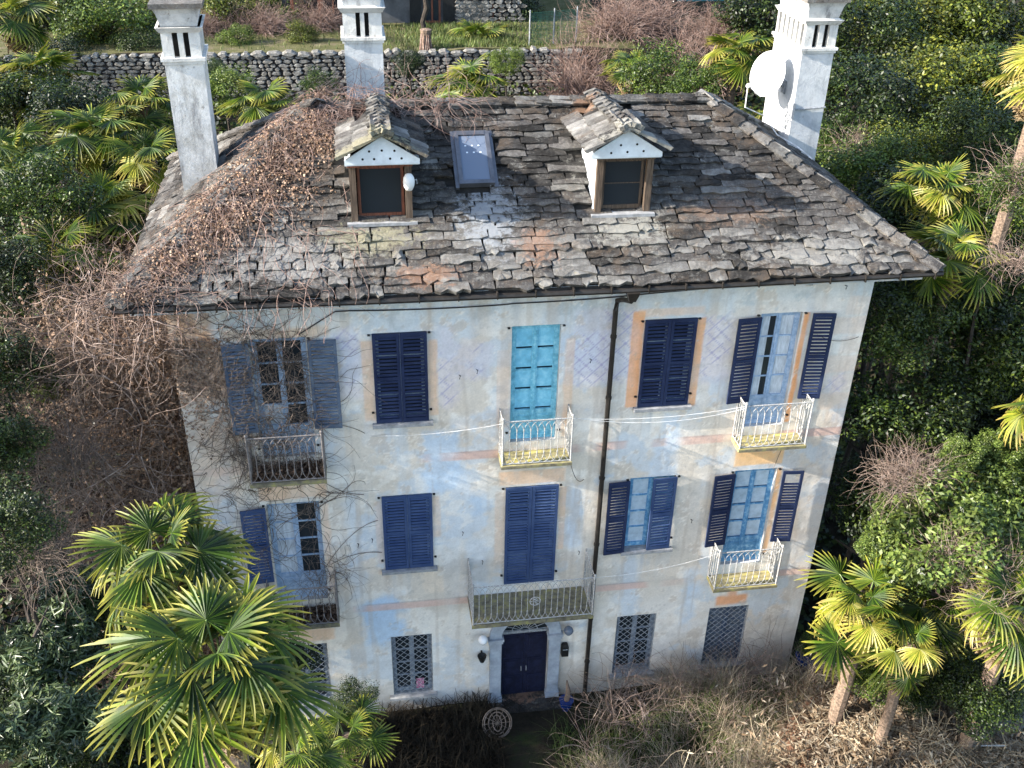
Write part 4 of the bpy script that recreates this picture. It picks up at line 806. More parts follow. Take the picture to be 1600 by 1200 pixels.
PL = [  # u, v, depth, scale, n, yellow, label
 (345, 1045, 11.0, 1.16, 25, .34, 'big fan palm in the bottom left foreground with yellowing lower fronds, nearest the camera'),
 (258, 868, 13.4, 1.05, 18, .08, 'green fan palm just behind the big foreground palm, left of the ground floor corner'),
 (540, 1150, 15.4, .6, 12, .2, 'shaded fan palm at the foot of the left ground floor window'),
 (1350, 955, 14.6, .8, 20, .3, 'fan palm with yellow and green fronds beside the lower right corner of the villa'),
 (1585, 955, 13.8, .8, 18, .3, 'fan palm with a bare grey trunk at the lower right edge of the photo'),
 (1465, 950, 15.4, .8, 17, .3, 'fan palm half hidden in the bright green bush on the right'),
 (1465, 300, 24.0, 1.05, 24, .1, 'fan palm with long spreading fronds on the slope right of the roof'),
 (1490, 400, 21.5, .95, 20, .15, 'shaded fan palm low on the slope beyond the right eave'),
 (1635, 110, 21, 1.0, 22, .95, 'yellow fan palm at the top right edge of the photo'),
 (1650, 640, 20.5, 1.05, 18, .9, 'yellow fan palm at the middle of the right edge'),
 (745, 62, 45, 1.15, 22, .05, 'upright fan palm on the lawn edge above the terrace wall'),
 (732, 130, 34, 1.1, 26, .2, 'fan palm just behind the roof ridge right of the middle chimney'),
 (1150, 85, 34, 1.15, 26, .35, 'fan palm left of the right chimney with yellow lower fronds'),
 (1180, 190, 30, .8, 16, .9, 'low yellow fan palm behind the right end of the ridge'),
 (985, 110, 37, 1.0, 18, .15, 'fan palm behind the glossy bush above the ridge'),
 (415, 165, 29, 1.05, 22, .15, 'fan palm between the left and middle chimneys'),
 (150, 215, 26, 1.15, 26, .12, 'tall green fan palm left of the left chimney'),
 (60, 120, 30, 1.2, 24, .15, 'fan palm high in the grove at the upper left'),
 (225, 165, 30, 1.1, 22, .15, 'fan palm behind the left chimney, below the terrace wall'),
 (175, 330, 23, 1.1, 28, .2, 'wide fan palm beside the vine covered left eave'),
 (100, 395, 21.5, .85, 20, .5, 'small fan palm with yellowish fronds left of the vine mass'),
 (20, 25, 34, 1.2, 22, .1, 'fan palm in the far upper left corner'),
 (235, 250, 25.5, 1.0, 20, .1, 'fan palm pressed against the left chimney shaft'),
 (20, 250, 25, 1.1, 20, .1, 'fan palm at the left edge above the dark shrubs'),
 (460, 1175, 14.2, .6, 12, .3, 'young fan palm at the bottom edge beside the big foreground palm'),
 (1420, 1010, 14.2, .6, 12, .5, 'small fan palm sprouting from the dead thatch at lower right')]
for (u, v, d, s, n, ye, lab) in PL:
    if u > 1300 and v > 690 and d < 17.5: d *= 1.36; s *= 1.34
    palm(at(u, v, d), s*(.94 if d < 18 else 1.04), int(n*(.8 if d < 18 else .68)), lab, ye, dead=14 if ye > .8 else (3 if d > 20 else 13))
# ------------------------------------------------------------------ vegetation: leaf clouds
def leafcloud(name, seed, n, L, Wd, mat, nb=26, R=(1, 1, .85), br=.34, lance=False, inner=.25):
    r = np.random.default_rng(seed)
    d = r.normal(size=(nb, 3)); d /= np.linalg.norm(d, axis=1)[:, None]; rad = r.uniform(.35, .82, nb); C = d*rad[:, None]; C[:, 2] = np.maximum(C[:, 2], -.55); br_ = br*r.uniform(.6, 1.25, nb)
    k = r.integers(0, nb, n); dd = r.normal(size=(n, 3)); dd /= np.linalg.norm(dd, axis=1)[:, None]; dd[:, 2] += .15
    P = C[k]+dd*(br_[k]*np.clip(r.normal(.92, .13, n), .3, 1.2))[:, None]; P *= np.array(R)
    nrm = dd*.6+r.normal(size=(n, 3))*.55+np.array([0, 0, .45]); nrm /= np.linalg.norm(nrm, axis=1)[:, None]
    t = r.normal(size=(n, 3))+dd*.8; t -= nrm*(t*nrm).sum(1)[:, None]; t /= np.linalg.norm(t, axis=1)[:, None]; s = np.cross(nrm, t); l_ = L*r.uniform(.6, 1.25, n)[:, None]; w_ = Wd*r.uniform(.7, 1.2, n)[:, None]
    V = np.stack([P-t*l_*.5, P+s*w_*.5-nrm*w_*.12+t*l_*.05, P+t*l_*.5-nrm*l_*.12, P-s*w_*.5-nrm*w_*.12+t*l_*.05], 1).reshape(-1, 3); b = np.arange(n)*4
    F = np.stack([b, b+1, b+2, b, b+2, b+3], 1).reshape(-1, 3); return npmesh(name, V, F, mat)
# unit crowns; leaf sizes are relative to crown radius (so several sizes)
CR = {'A': [leafcloud('crown', 100+k, 11000, .062, .030, M['leafA'], 30) for k in range(3)], 'B': [leafcloud('crown', 110+k, 10000, .062, .030, M['leafB'], 34, br=.27) for k in range(3)],
      'C': [leafcloud('crown', 120+k, 11000, .055, .03, M['leafC'], 34, br=.28) for k in range(3)]}
OL = leafcloud('crown', 130, 6500, .25, .045, M['leafO'], 46, br=.22); BR_ = [leafcloud('crown', 140+k, 12000, .080, .036, M['leafE'], 46, br=.21) for k in range(2)]
def branches(seed, h, R, n=7):
    r = random.Random(seed); m = MB(); m.tube([(0, 0, -.1), (.03*h, 0, h*.35), (0, .03*h, h*.75), (0, 0, h)], [.06*R, .05*R, .04*R, .02*R], 7)
    for k in range(n):
        a = r.uniform(0, 2*PI); z0 = h*r.uniform(.4, .9); l_ = R*r.uniform(.3, .6); m.tube([(0, 0, z0), (math.cos(a)*l_*.5, math.sin(a)*l_*.5, z0+l_*.35), (math.cos(a)*l_, math.sin(a)*l_, z0+l_*.75)], [.045*R, .03*R, .01*R], 5)
    return m
def tree(p, R, kind, label, cat='tree', name='evergreen_tree', group='evergreen trees and shrubs around the villa', rz=None, flat=.85):
    p = Vector(p); g0 = min(gz(p.x, p.y), p.z-R*.5); t = empty(name, (p.x, p.y, g0)); tag(t, label, cat, group)
    h = p.z-g0; branches(int(p.x*31+p.y*17), h, R).build('trunk', M['bark'], t)
    me = random.choice(kind if isinstance(kind, list) else [kind]); o = link('crown', me, t, (0, 0, h)); o.scale = (R, R, R*flat); o.rotation_euler.z = random.uniform(0, 6.28) if rz is None else rz
    return t
A, B, C3 = CR['A'], CR['B'], CR['C']
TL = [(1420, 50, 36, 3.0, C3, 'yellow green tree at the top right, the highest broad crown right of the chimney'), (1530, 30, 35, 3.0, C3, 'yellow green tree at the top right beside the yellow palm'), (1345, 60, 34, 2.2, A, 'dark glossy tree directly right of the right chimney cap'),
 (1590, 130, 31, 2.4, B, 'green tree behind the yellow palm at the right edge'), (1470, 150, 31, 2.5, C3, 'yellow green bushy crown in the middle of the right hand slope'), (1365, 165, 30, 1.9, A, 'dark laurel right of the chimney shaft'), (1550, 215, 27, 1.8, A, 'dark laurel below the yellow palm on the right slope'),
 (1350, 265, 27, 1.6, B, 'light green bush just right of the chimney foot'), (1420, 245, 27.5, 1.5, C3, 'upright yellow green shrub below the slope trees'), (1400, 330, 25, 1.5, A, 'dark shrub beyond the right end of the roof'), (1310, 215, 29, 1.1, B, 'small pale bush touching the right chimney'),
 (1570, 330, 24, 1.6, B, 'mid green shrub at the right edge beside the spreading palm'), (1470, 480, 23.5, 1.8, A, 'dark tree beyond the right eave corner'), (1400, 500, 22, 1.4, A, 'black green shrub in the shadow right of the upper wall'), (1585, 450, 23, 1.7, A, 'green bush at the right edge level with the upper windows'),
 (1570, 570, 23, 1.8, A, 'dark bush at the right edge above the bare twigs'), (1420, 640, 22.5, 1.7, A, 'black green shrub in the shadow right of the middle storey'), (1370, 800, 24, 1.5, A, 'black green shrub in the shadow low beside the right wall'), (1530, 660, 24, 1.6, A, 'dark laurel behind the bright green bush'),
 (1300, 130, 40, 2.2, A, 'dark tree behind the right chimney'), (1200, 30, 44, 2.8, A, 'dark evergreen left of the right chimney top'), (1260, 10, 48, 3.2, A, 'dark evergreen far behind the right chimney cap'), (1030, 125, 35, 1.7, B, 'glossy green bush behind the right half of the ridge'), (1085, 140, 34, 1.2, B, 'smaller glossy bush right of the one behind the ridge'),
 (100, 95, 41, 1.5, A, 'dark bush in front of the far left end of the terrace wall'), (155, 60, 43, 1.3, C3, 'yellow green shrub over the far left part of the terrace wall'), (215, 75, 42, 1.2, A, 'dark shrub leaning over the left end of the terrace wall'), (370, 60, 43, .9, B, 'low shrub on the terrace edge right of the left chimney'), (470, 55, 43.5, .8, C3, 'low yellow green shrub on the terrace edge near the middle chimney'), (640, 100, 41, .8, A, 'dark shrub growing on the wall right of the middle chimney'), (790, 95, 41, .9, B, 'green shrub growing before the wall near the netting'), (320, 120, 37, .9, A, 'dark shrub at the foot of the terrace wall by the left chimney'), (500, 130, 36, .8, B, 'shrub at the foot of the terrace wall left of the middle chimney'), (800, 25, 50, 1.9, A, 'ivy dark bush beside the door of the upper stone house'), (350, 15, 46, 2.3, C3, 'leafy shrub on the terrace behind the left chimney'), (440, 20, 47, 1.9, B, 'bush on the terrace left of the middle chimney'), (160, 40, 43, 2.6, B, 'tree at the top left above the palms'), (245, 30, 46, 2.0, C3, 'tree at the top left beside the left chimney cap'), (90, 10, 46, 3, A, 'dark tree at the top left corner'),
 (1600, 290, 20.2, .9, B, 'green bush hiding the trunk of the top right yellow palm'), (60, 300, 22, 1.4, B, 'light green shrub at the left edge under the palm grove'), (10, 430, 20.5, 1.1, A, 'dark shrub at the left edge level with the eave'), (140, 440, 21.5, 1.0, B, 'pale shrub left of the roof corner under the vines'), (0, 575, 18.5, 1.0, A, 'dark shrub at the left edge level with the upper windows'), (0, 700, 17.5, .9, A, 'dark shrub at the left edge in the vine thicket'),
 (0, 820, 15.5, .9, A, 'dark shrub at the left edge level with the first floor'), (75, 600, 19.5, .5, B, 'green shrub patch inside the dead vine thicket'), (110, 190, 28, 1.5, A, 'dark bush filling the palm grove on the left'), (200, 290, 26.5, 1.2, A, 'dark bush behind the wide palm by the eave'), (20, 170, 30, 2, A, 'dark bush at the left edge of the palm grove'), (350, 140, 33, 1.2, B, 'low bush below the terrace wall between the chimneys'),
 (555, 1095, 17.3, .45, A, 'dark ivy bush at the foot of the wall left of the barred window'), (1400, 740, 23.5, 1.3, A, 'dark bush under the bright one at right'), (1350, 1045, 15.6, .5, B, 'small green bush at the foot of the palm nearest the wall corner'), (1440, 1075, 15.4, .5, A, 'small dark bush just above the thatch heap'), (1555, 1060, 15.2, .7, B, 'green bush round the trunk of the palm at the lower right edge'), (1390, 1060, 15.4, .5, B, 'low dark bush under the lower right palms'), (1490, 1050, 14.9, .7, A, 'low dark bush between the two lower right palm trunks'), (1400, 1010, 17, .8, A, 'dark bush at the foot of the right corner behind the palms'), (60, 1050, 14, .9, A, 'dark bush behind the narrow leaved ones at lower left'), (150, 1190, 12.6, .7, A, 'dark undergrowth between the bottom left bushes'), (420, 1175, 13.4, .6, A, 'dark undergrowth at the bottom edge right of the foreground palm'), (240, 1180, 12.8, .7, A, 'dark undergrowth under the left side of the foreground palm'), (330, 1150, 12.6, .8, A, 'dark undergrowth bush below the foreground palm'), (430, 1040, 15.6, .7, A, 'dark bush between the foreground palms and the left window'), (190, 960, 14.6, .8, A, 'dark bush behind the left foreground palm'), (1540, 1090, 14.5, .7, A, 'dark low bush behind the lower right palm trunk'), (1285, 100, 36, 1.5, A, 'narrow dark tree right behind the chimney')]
for (u, v, d, R, k, lab) in TL:
    if (u > 1300 and v > 690 and d < 17.5) or (u < 450 and v > 900 and d < 16): d *= 1.36; R *= 1.36
    tree(at(u, v, d), R, k, lab, 'tree' if R > 1.8 else 'shrub', 'evergreen_tree' if R > 1.8 else 'evergreen_shrub', 'evergreen trees and shrubs around the villa', flat=.9)
for (u, v, d, R, lab) in [(1490, 840, 15.0, 1.35, 'bright green small leaved bush beside the right corner, the largest sunlit one'), (1580, 770, 15.8, 1.0, 'bright green small leaved bush at the right edge'), (1430, 870, 15.5, .85, 'bright green bush nearest the lower right wall corner'), (1520, 745, 16.4, .75, 'upright bright green top of the bush on the right'), (1590, 880, 15, .9, 'bright green bush at the far right above the palm fronds'), (1505, 705, 15.6, .42, 'topmost sprig of the bright green bushes on the right'), (1450, 765, 15.4, .40, 'small sprig of bright leaves beside the bare pale twigs on the right'), (1570, 705, 15.9, .5, 'bright green sprig near the right edge under the yellow fronds'), (1372, 850, 15.6, .42, 'bright green sprig leaning towards the wall corner'), (1395, 800, 15.7, .40, 'narrow bright green sprig at the left side of the big bush')]:
    tree(at(u, v, d*1.33), R*1.33, BR_, lab, 'bush', 'bright_bush', 'bright green bushes on the right')
for (u, v, d, R, lab) in [(85, 1010, 12.5, .72, 'narrow leaved oleander like bush in the lower left'), (40, 1140, 11.6, .68, 'narrow leaved bush in the bottom left corner'), (150, 1130, 11.9, .55, 'narrow leaved bush between the corner bush and the big palm'), (115, 930, 13.6, .55, 'narrow leaved bush uppermost of the lower left ones')]:
    tree(at(u, v, d*1.38), R*1.38, OL, lab, 'bush', 'oleander_bush', 'narrow leaved bushes in the lower left')
# far hillside trees closing the view, each its own
fr = random.Random(3); ORD = ['first', 'second', 'third', 'fourth', 'fifth', 'sixth', 'seventh', 'eighth', 'ninth', 'tenth', 'eleventh', 'twelfth', 'thirteenth', 'fourteenth', 'fifteenth', 'sixteenth']
for k in range(16):
    x = -26+k*4.2+fr.uniform(-1, 1); y = 50+fr.uniform(0, 8); R = fr.uniform(2.8, 3.8)
    tree((x, y, gz(x, y)+R*.9), R, [A, B, C3][k % 3], 'broad %s tree on the far hillside, %s of its row from the left' % (['dark', 'green', 'yellow green'][k % 3], ORD[k]), 'tree', 'evergreen_tree', 'hillside trees behind the terrace')
# unseen trees added out of view to shade the vine thicket and facade
for (x, y, z, R, lab) in [(-11, -2.3, 8.6, 2.1, 'tallest narrow tree of the unseen shade trees added left of the villa'), (-13.5, -2.9, 9.6, 1.9, 'second tallest narrow tree of the unseen added shade trees, behind the tallest'), (-9.5, -1.6, 4.6, 2.6, 'unseen tall dark tree added for shade left of the vine thicket, nearest the facade line'), (-10.5, 2.6, 5.6, 2.7, 'unseen tall dark tree added for shade left of the vine thicket, level with the roof hip'), (-12, .4, 6.2, 2.4, 'tall dark tree outermost of the unseen shade trees added left of the villa'), (-7.6, -3.0, .8, 1.9, 'dark tree low in front of the unseen shade trees added left of the villa'), (-10, -4.6, 2.2, 2.4, 'tall dark tree at the front of the unseen shade trees added left of the villa'), (-8.8, .6, 1.2, 2.2, 'dark understorey tree in the middle of the unseen added shade trees')]:
    tree((x, y, z), R, A, lab, 'tree', 'evergreen_tree', 'unseen shade trees added left of the villa', flat=1.0)
# ------------------------------------------------------------------ tangles of stems
def tangle(starts, dirs, n, segs, step, wob, grav, r0, V, F, keepin=None, r1=None, seed=0):
    r = np.random.default_rng(seed); idx = r.integers(0, len(starts), n); p = np.array(starts, float)[idx]; d = np.array(dirs, float)[idx % len(dirs)] if len(dirs) != len(starts) else np.array(dirs, float)[idx]
    p = p+r.normal(size=p.shape)*.05; d = d+r.normal(size=p.shape)*.5; d /= np.linalg.norm(d, axis=1)[:, None]; pts = [p.copy()]; bend = r.normal(size=p.shape)*wob
    for s in range(segs):
        bend = bend*.8+r.normal(size=p.shape)*wob*.6; d = d+bend; d[:, 2] -= grav; d /= np.linalg.norm(d, axis=1)[:, None]; p = p+d*step*r.uniform(.7, 1.3, (n, 1))
        if keepin is not None: p, d = keepin(p, d)
        pts.append(p.copy())
    P = np.stack(pts, 1); T = np.gradient(P, axis=1); T /= np.linalg.norm(T, axis=2)[..., None]+1e-9; ref = np.array([.3, .2, .93]); a = np.cross(T, ref); a /= np.linalg.norm(a, axis=2)[..., None]+1e-9; b = np.cross(T, a)
    rr = (r0*r.uniform(.6, 1.4, n))[:, None]*np.linspace(1, .4, segs+1)[None]; ring = [P+rr[..., None]*(math.cos(t)*a+math.sin(t)*b) for t in (0, 2.094, 4.189)]
    VV = np.stack(ring, 2).reshape(-1, 3); S = segs+1; base = (np.arange(n)*S*3)[:, None, None]+(np.arange(segs)*3)[None, :, None]+np.arange(3)[None, None]; nx_ = (np.arange(n)*S*3)[:, None, None]+(np.arange(segs)*3)[None, :, None]+((np.arange(3)+1) % 3)[None, None]
    FF = np.stack([base, nx_, nx_+3, base+3], -1).reshape(-1, 4); off = sum(len(q) for q in V); V.append(VV); F.append(FF+off)
def tanglemesh(name, V, F, mat): return npmesh(name, np.concatenate(V), np.concatenate(F), mat)
def leaves(P, N, L, r, spread=.5, asp=.38):
    n = len(P); nrm = N+r.normal(size=(n, 3))*spread; nrm /= np.linalg.norm(nrm, axis=1)[:, None]; t = r.normal(size=(n, 3)); t -= nrm*(t*nrm).sum(1)[:, None]; t /= np.linalg.norm(t, axis=1)[:, None]; s = np.cross(nrm, t); l_ = L*r.uniform(.5, 1.3, n)[:, None]
    V = np.stack([P-t*l_*.5, P+s*l_*asp+nrm*l_*.15*min(1, asp*3), P+t*l_*.5, P-s*l_*asp+nrm*l_*.1*min(1, asp*3)], 1).reshape(-1, 3); b = np.arange(n)*4; return V, np.stack([b, b+1, b+2, b, b+2, b+3], 1).reshape(-1, 3)
# roof vines: along the left hip
r = np.random.default_rng(11)
def roofpt(x, y, h=.1):
    zf = EZ+(y-EY0)*(RZ-EZ)/(RY-EY0); zl = EZ+(x-EX0)*(RZ-EZ)/(RX0-EX0); return np.stack([x, y, np.minimum(zf, zl)+h], -1)
def roof_samples(n, wide):
    y = r.uniform(-.6, 3.6, n); hipx = EX0+(np.clip(y, -.6, 3.3)+.6)/(3.9)*(RX0-EX0); off = np.abs(r.normal(size=n))*wide*(.35+.65*np.clip((y+.3)/2, 0, 1)); s = r.random(n) < .2
    x = hipx+np.where(s, -off*.6, off); return x, y
x, y = roof_samples(40000, .95); P = roofpt(x, y, .07)+r.normal(size=(40000, 3))*np.array([.03, .03, .05]); P[:, 2] = np.maximum(P[:, 2], roofpt(x, y, .03)[:, 2])
keep = (x < 3.1) & (r.random(len(x)) < np.clip(.35+.9*np.sin(x*3.1+1.7*np.sin(y*2.3))*np.cos(y*3.7+x)+.45, .12, 1)); P = P[keep]
V1, F1 = leaves(P, np.array([0, -.4, .8]), .055, r, .8); tag(link('roof_leaf_litter', npmesh('roof_leaf_litter', V1, F1, M['leafD'])), 'mat of dry orange brown creeper leaves over the left hip of the roof', 'dead leaves', kind='stuff')
V_, F_ = [], []
def keeproof(p, d):
    z = roofpt(p[:, 0], p[:, 1], .04)[:, 2]; p[:, 2] = np.where((p[:, 0] > EX0) & (p[:, 1] > EY0) & (p[:, 2] > z+.22), z+.22, p[:, 2]); over = (p[:, 0] > EX0) & (p[:, 1] > EY0) & (p[:, 2] < z); p[over, 2] = z[over]; d[over, 2] = np.abs(d[over, 2])*.3+.1; return p, d
x, y = roof_samples(500, .75); st = roofpt(x, y, .1); tangle(st, np.array([[.3, -.3, .3], [-.3, -.6, .2], [.6, 0, .2]]), 520, 10, .11, .35, .10, .0055, V_, F_, keeproof, seed=1)
x = r.uniform(-.7, 6.3, 60); st = roofpt(x*0+r.uniform(2.6, 5.6, 60), x*0+3.2, .1); tangle(st, np.array([[.4, -.5, .3], [.6, -.2, .4], [-.4, -.4, .2]]), 230, 13, .11, .32, .09, .006, V_, F_, keeproof, seed=2)
st = roofpt(r.uniform(-.7, 3.0, 60), np.full(60, -.55), .1); tangle(st, np.array([[.2, -.3, -.3]]), 110, 9, .12, .3, .12, .006, V_, F_, None, seed=3)
st = roofpt(r.uniform(.5, 3.5, 40), r.uniform(-.3, 1.5, 40), .1); tangle(st, np.array([[.1, -1, 0]]), 45, 12, .13, .2, .1, .007, V_, F_, keeproof, seed=4)
tag(link('roof_vine', tanglemesh('roof_vine', V_, F_, M['twigr'])), 'bare creeper stems trailing over the left of the roof and first dormer', 'vine', kind='stuff')
# the great vine mass left of the house
V_, F_ = [], []
def keepleft(p, d):
    ins = (p[:, 0] > -.06) & (p[:, 1] > -.08) & (p[:, 1] < 6.6); p[ins, 0] = -.06; return p, d
n = 900; st = np.stack([-np.abs(r.normal(size=n))*1.7-.1, r.uniform(-.3, 5.5, n), r.uniform(-2.5, 6.4, n)], -1); tangle(st, np.array([[-.5, -.4, .2], [-.2, -.8, -.1], [-.8, 0, .1], [.2, -.6, -.3]]), 4600, 9, .15, .32, .04, .0075, V_, F_, keepleft, seed=5)
vm = empty('vine_thicket', (-1.5, 2, -4)); tag(vm, 'tall thicket of bare brown creeper hanging on the left wall of the villa', 'creeper')
o = link('brown_stems', tanglemesh('brown_stems', V_, F_, M['twigd']), vm); o.location = -vm.location; o['kind'] = 'stuff'
V_, F_ = [], []
st = np.stack([r.uniform(-1.6, .3, 60), r.uniform(-.75, 2.0, 60), r.uniform(5.9, 7.1, 60)], -1); tangle(st, np.array([[-.5, -.5, .35], [-.9, -.2, .2], [-.2, -.7, -.3], [-.3, -.2, -.8]]), 300, 12, .12, .33, .09, .008, V_, F_, keepleft, seed=6)
st = np.stack([r.uniform(-3, -.3, 60), r.uniform(-1.2, 1, 60), r.uniform(-1, 4.5, 60)], -1); tangle(st, np.array([[-.5, -.5, .35], [.5, -.5, -.3], [0, -.2, .8]]), 90, 16, .16, .22, .03, .009, V_, F_, keepleft, seed=7)
o = link('pale_stems', tanglemesh('pale_stems', V_, F_, M['twig']), vm); o.location = -vm.location; o['kind'] = 'stuff'
n = 60000; P = np.stack([-np.abs(r.normal(size=n))*1.6-.05, r.uniform(-.25, 5.5, n), r.uniform(-4, 6.3, n)], -1); V1, F1 = leaves(P, np.array([-.2, -.6, .5]), .085, r, .8); o = link('dead_leaves', npmesh('dead_leaves', V1, F1, M['leafDD']), vm); o.location = -vm.location; o['kind'] = 'stuff'
# creeper on the facade
V_, F_ = [], []
def keepwall(p, d):
    p[:, 1] = np.clip(p[:, 1], -.40, -.025); return p, d
st = np.stack([r.uniform(.05, 2.4, 80), np.full(80, -.05), r.uniform(1.0, 6.4, 80)], -1); tangle(st, np.array([[.4, -.1, -.5], [-.3, -.1, -.6], [.8, 0, .1], [.1, 0, .8]]), 330, 15, .12, .30, .03, .0062, V_, F_, keepwall, seed=8)
st = np.stack([r.uniform(.6, 2.5, 60), np.full(60, -.12), r.uniform(3.2, 6.0, 60)], -1); tangle(st, np.array([[.2, -.1, -.8], [-.3, -.1, -.6], [.3, 0, .6]]), 420, 9, .11, .34, .03, .006, V_, F_, keepwall, seed=9)
st = np.stack([r.uniform(1.9, 2.7, 20), np.full(20, -.05), r.uniform(-.4, .8, 20)], -1); tangle(st, np.array([[.7, 0, .3], [.4, 0, -.5]]), 60, 14, .09, .30, .0, .0052, V_, F_, keepwall, seed=10)
for (p0, p1, s) in [((2.4, -.03, .35), (3.55, -.03, 1.5), -.22), ((2.5, -.03, .4), (3.6, -.03, .62), -.12), ((2.5, -.03, 3.9), (3.4, -.03, 3.7), -.12), ((2.4, -.03, 2.7), (3.3, -.03, 2.2), .12), ((7.6, -.05, 2.6), (7.9, -.05, 2.2), .2), ((13.4, -.05, 5.3), (12.5, -.05, 5.4), .12), ((12.3, -.04, 2.9), (12.1, -.05, 2.1), -.1)]:
    mm = MB(); mm.tube(sag(p0, p1, s), .007, 3, False); off = sum(len(q) for q in V_); V_.append(np.array(mm.v)); F_.append(np.array(mm.f)+off)
tag(link('facade_creeper', tanglemesh('facade_creeper', V_, F_, M['bark2'])), 'bare dark creeper stems crawling over the left windows of the facade', 'creeper', kind='stuff')
n = 2600; P = np.concatenate([np.stack([r.uniform(1.2, 2.55, n), r.uniform(-.48, -.03, n), 3.0+np.abs(r.normal(size=n))*.07], -1), np.stack([r.uniform(1.2, 2.55, n), r.uniform(-.48, -.03, n), -.84+np.abs(r.normal(size=n))*.07], -1)])
V1, F1 = leaves(P, np.array([0, 0, 1.]), .075, r, .6); tag(link('balcony_leaf_litter', npmesh('balcony_leaf_litter', V1, F1, M['leafDD'])), 'dry brown leaves heaped on the floors of the two left balconies', 'dead leaves', kind='stuff')
n = 1500; P = np.stack([np.abs(r.normal(size=n))*.5, r.uniform(-.09, -.03, n), 6.0-np.abs(r.normal(size=n))*.9], -1); V1, F1 = leaves(P, np.array([0, -1., .2]), .06, r, .6); tag(link('corner_creeper_leaf', npmesh('corner_creeper_leaf', V1, F1, M['leafD'])), 'orange dry creeper leaves stuck to the top left corner of the facade', 'dead leaves', kind='stuff')
# ------------------------------------------------------------------ bare bushes
def twigcloud(seed, n=420, up=.8):
    V, F = [], []; r = np.random.default_rng(seed); st = np.stack([r.normal(size=40)*.25, r.normal(size=40)*.25, r.uniform(0, .35, 40)], -1); d = st*np.array([2.2, 2.2, 0])+np.array([0, 0, up]); tangle(st, d, n, 9, .14, .34, .03, .006, V, F, None, seed=seed); return V, F
TWR = [tanglemesh('stems', *twigcloud(300+k, 620), M['twigr']) for k in range(2)]; TWP = [tanglemesh('stems', *twigcloud(310+k, 170), M['twig']) for k in range(2)]; TWD = [tanglemesh('stems', *twigcloud(320+k, 200), M['bark2']) for k in range(2)]
def bare(p, R, me, label, group, name='bare_bush', up=1.0, grounded=True):
    p = Vector(p); g0 = gz(p.x, p.y) if grounded else p.z-R*.7; h = max(p.z+R*.6-g0, R) if grounded else R*1.4
    o = link(name, me, None, (p.x, p.y, g0)); o.scale = (R, R, min(h, R*1.8)/1.3*up); o.rotation_euler.z = random.uniform(0, 6); tag(o, label, 'bush', group); return o
for k, (u, v, d, R) in enumerate([(905, 60, 42, 1.7), (960, 45, 45, 1.9), (1020, 35, 46, 2.0), (1080, 60, 43, 1.7), (880, 110, 39, 1.3), (840, 135, 38, .9), (930, 110, 38, 1.4), (1120, 50, 45, 1.5), (1000, 90, 40, 1.5), (520, 150, 34, .9), (600, 110, 38, .8), (410, 40, 45, 1.3), (500, 35, 46, 1.3), (330, 50, 45, 1.1), (570, 60, 44, .8)]):
    bare(at(u, v, d), R, TWR[k % 2], ['reddish bare shrub above the ridge beside the green netting', 'tallest reddish bare shrub right of the lawn', 'reddish bare shrub high right of the lawn', 'reddish bare shrub left of the yellow palm', 'bare shrub at the right end of the terrace wall', 'low bare shrub below the right end of the terrace wall', 'bare shrub just behind the ridge middle', 'bare shrub in front of the teal tarpaulin', 'bare shrub behind the glossy green bush', 'low bare shrub left of the middle chimney foot', 'low bare shrub in front of the terrace wall', 'bare shrub on the terrace between the left and middle chimneys', 'bare shrub on the terrace just left of the middle chimney', 'bare shrub on the terrace right of the left chimney cap', 'small bare shrub on the terrace behind the middle chimney'][k], 'reddish bare shrubs on the slope behind')
for k, (u, v, d, R) in enumerate([(1440, 720, 15.2, .5), (1560, 870, 14.4, .5), (1610, 260, 20, .8), (1600, 390, 20, .7), (1430, 800, 15.6, .4), (60, 560, 16.5, .8), (110, 700, 15.5, .8), (50, 850, 14, .7), (1340, 220, 27, .7), (1400, 730, 15.2, .55), (1500, 850, 14.4, .5), (1545, 930, 14.0, .5)]):
    d, R = (d*1.33, R*1.33) if u > 1300 and v > 690 else ((d*1.17, R*1.17) if u < 200 else (d, R))
    bare(at(u, v, d), R, (TWD if u < 200 else TWP)[k % 2], ['pale dead twigs sticking out of the bright bush on the right', 'pale twigs tangled in the lower right bush', 'pale bare twigs under the yellow palm at the right edge', 'pale bare twigs at the right edge below the yellow palm', 'bare twigs in front of the dark gap right of the villa', 'bare branching shrub at the left edge', 'bare branching shrub in the lower part of the vine thicket', 'bare shrub left above the narrow leaved bushes', 'bare twiggy shrub beside the right chimney foot', 'pale bare twigs reaching left from the bright bush towards the wall', 'pale twigs in the middle of the bright bush', 'pale twigs just above the lower right palms'][k], 'pale bare twiggy shrubs', 'bare_shrub', grounded=False)
# ------------------------------------------------------------------ dry grass along the front
def blades(n, fx, L, wd, r, lean=.8, segs=5):
    x, y = fx(n); z = terr(x, y); P = np.stack([x, y, z], -1); az = r.uniform(0, 2*PI, n); l_ = L*r.uniform(.5, 1.3, n); ln = lean*r.uniform(.2, 1.2, n); pts = []
    h = np.stack([np.cos(az), np.sin(az)], -1)
    for s in range(segs+1):
        t = s/segs; pts.append(P+np.concatenate([h*(ln*t**1.7*l_)[:, None], ((t-.45*ln*t**2.4)*l_)[:, None]], 1))
    P = np.stack(pts, 1); side = np.stack([-np.sin(az), np.cos(az), az*0], -1)[:, None]; w_ = (wd*np.linspace(1, .15, segs+1))[None, :, None]; VV = np.stack([P-side*w_, P+side*w_], 2).reshape(-1, 3)
    S = segs+1; b = ((np.arange(n)*S*2)[:, None]+(np.arange(segs)*2)[None]).ravel(); return VV, np.stack([b, b+1, b+3, b+2], -1)
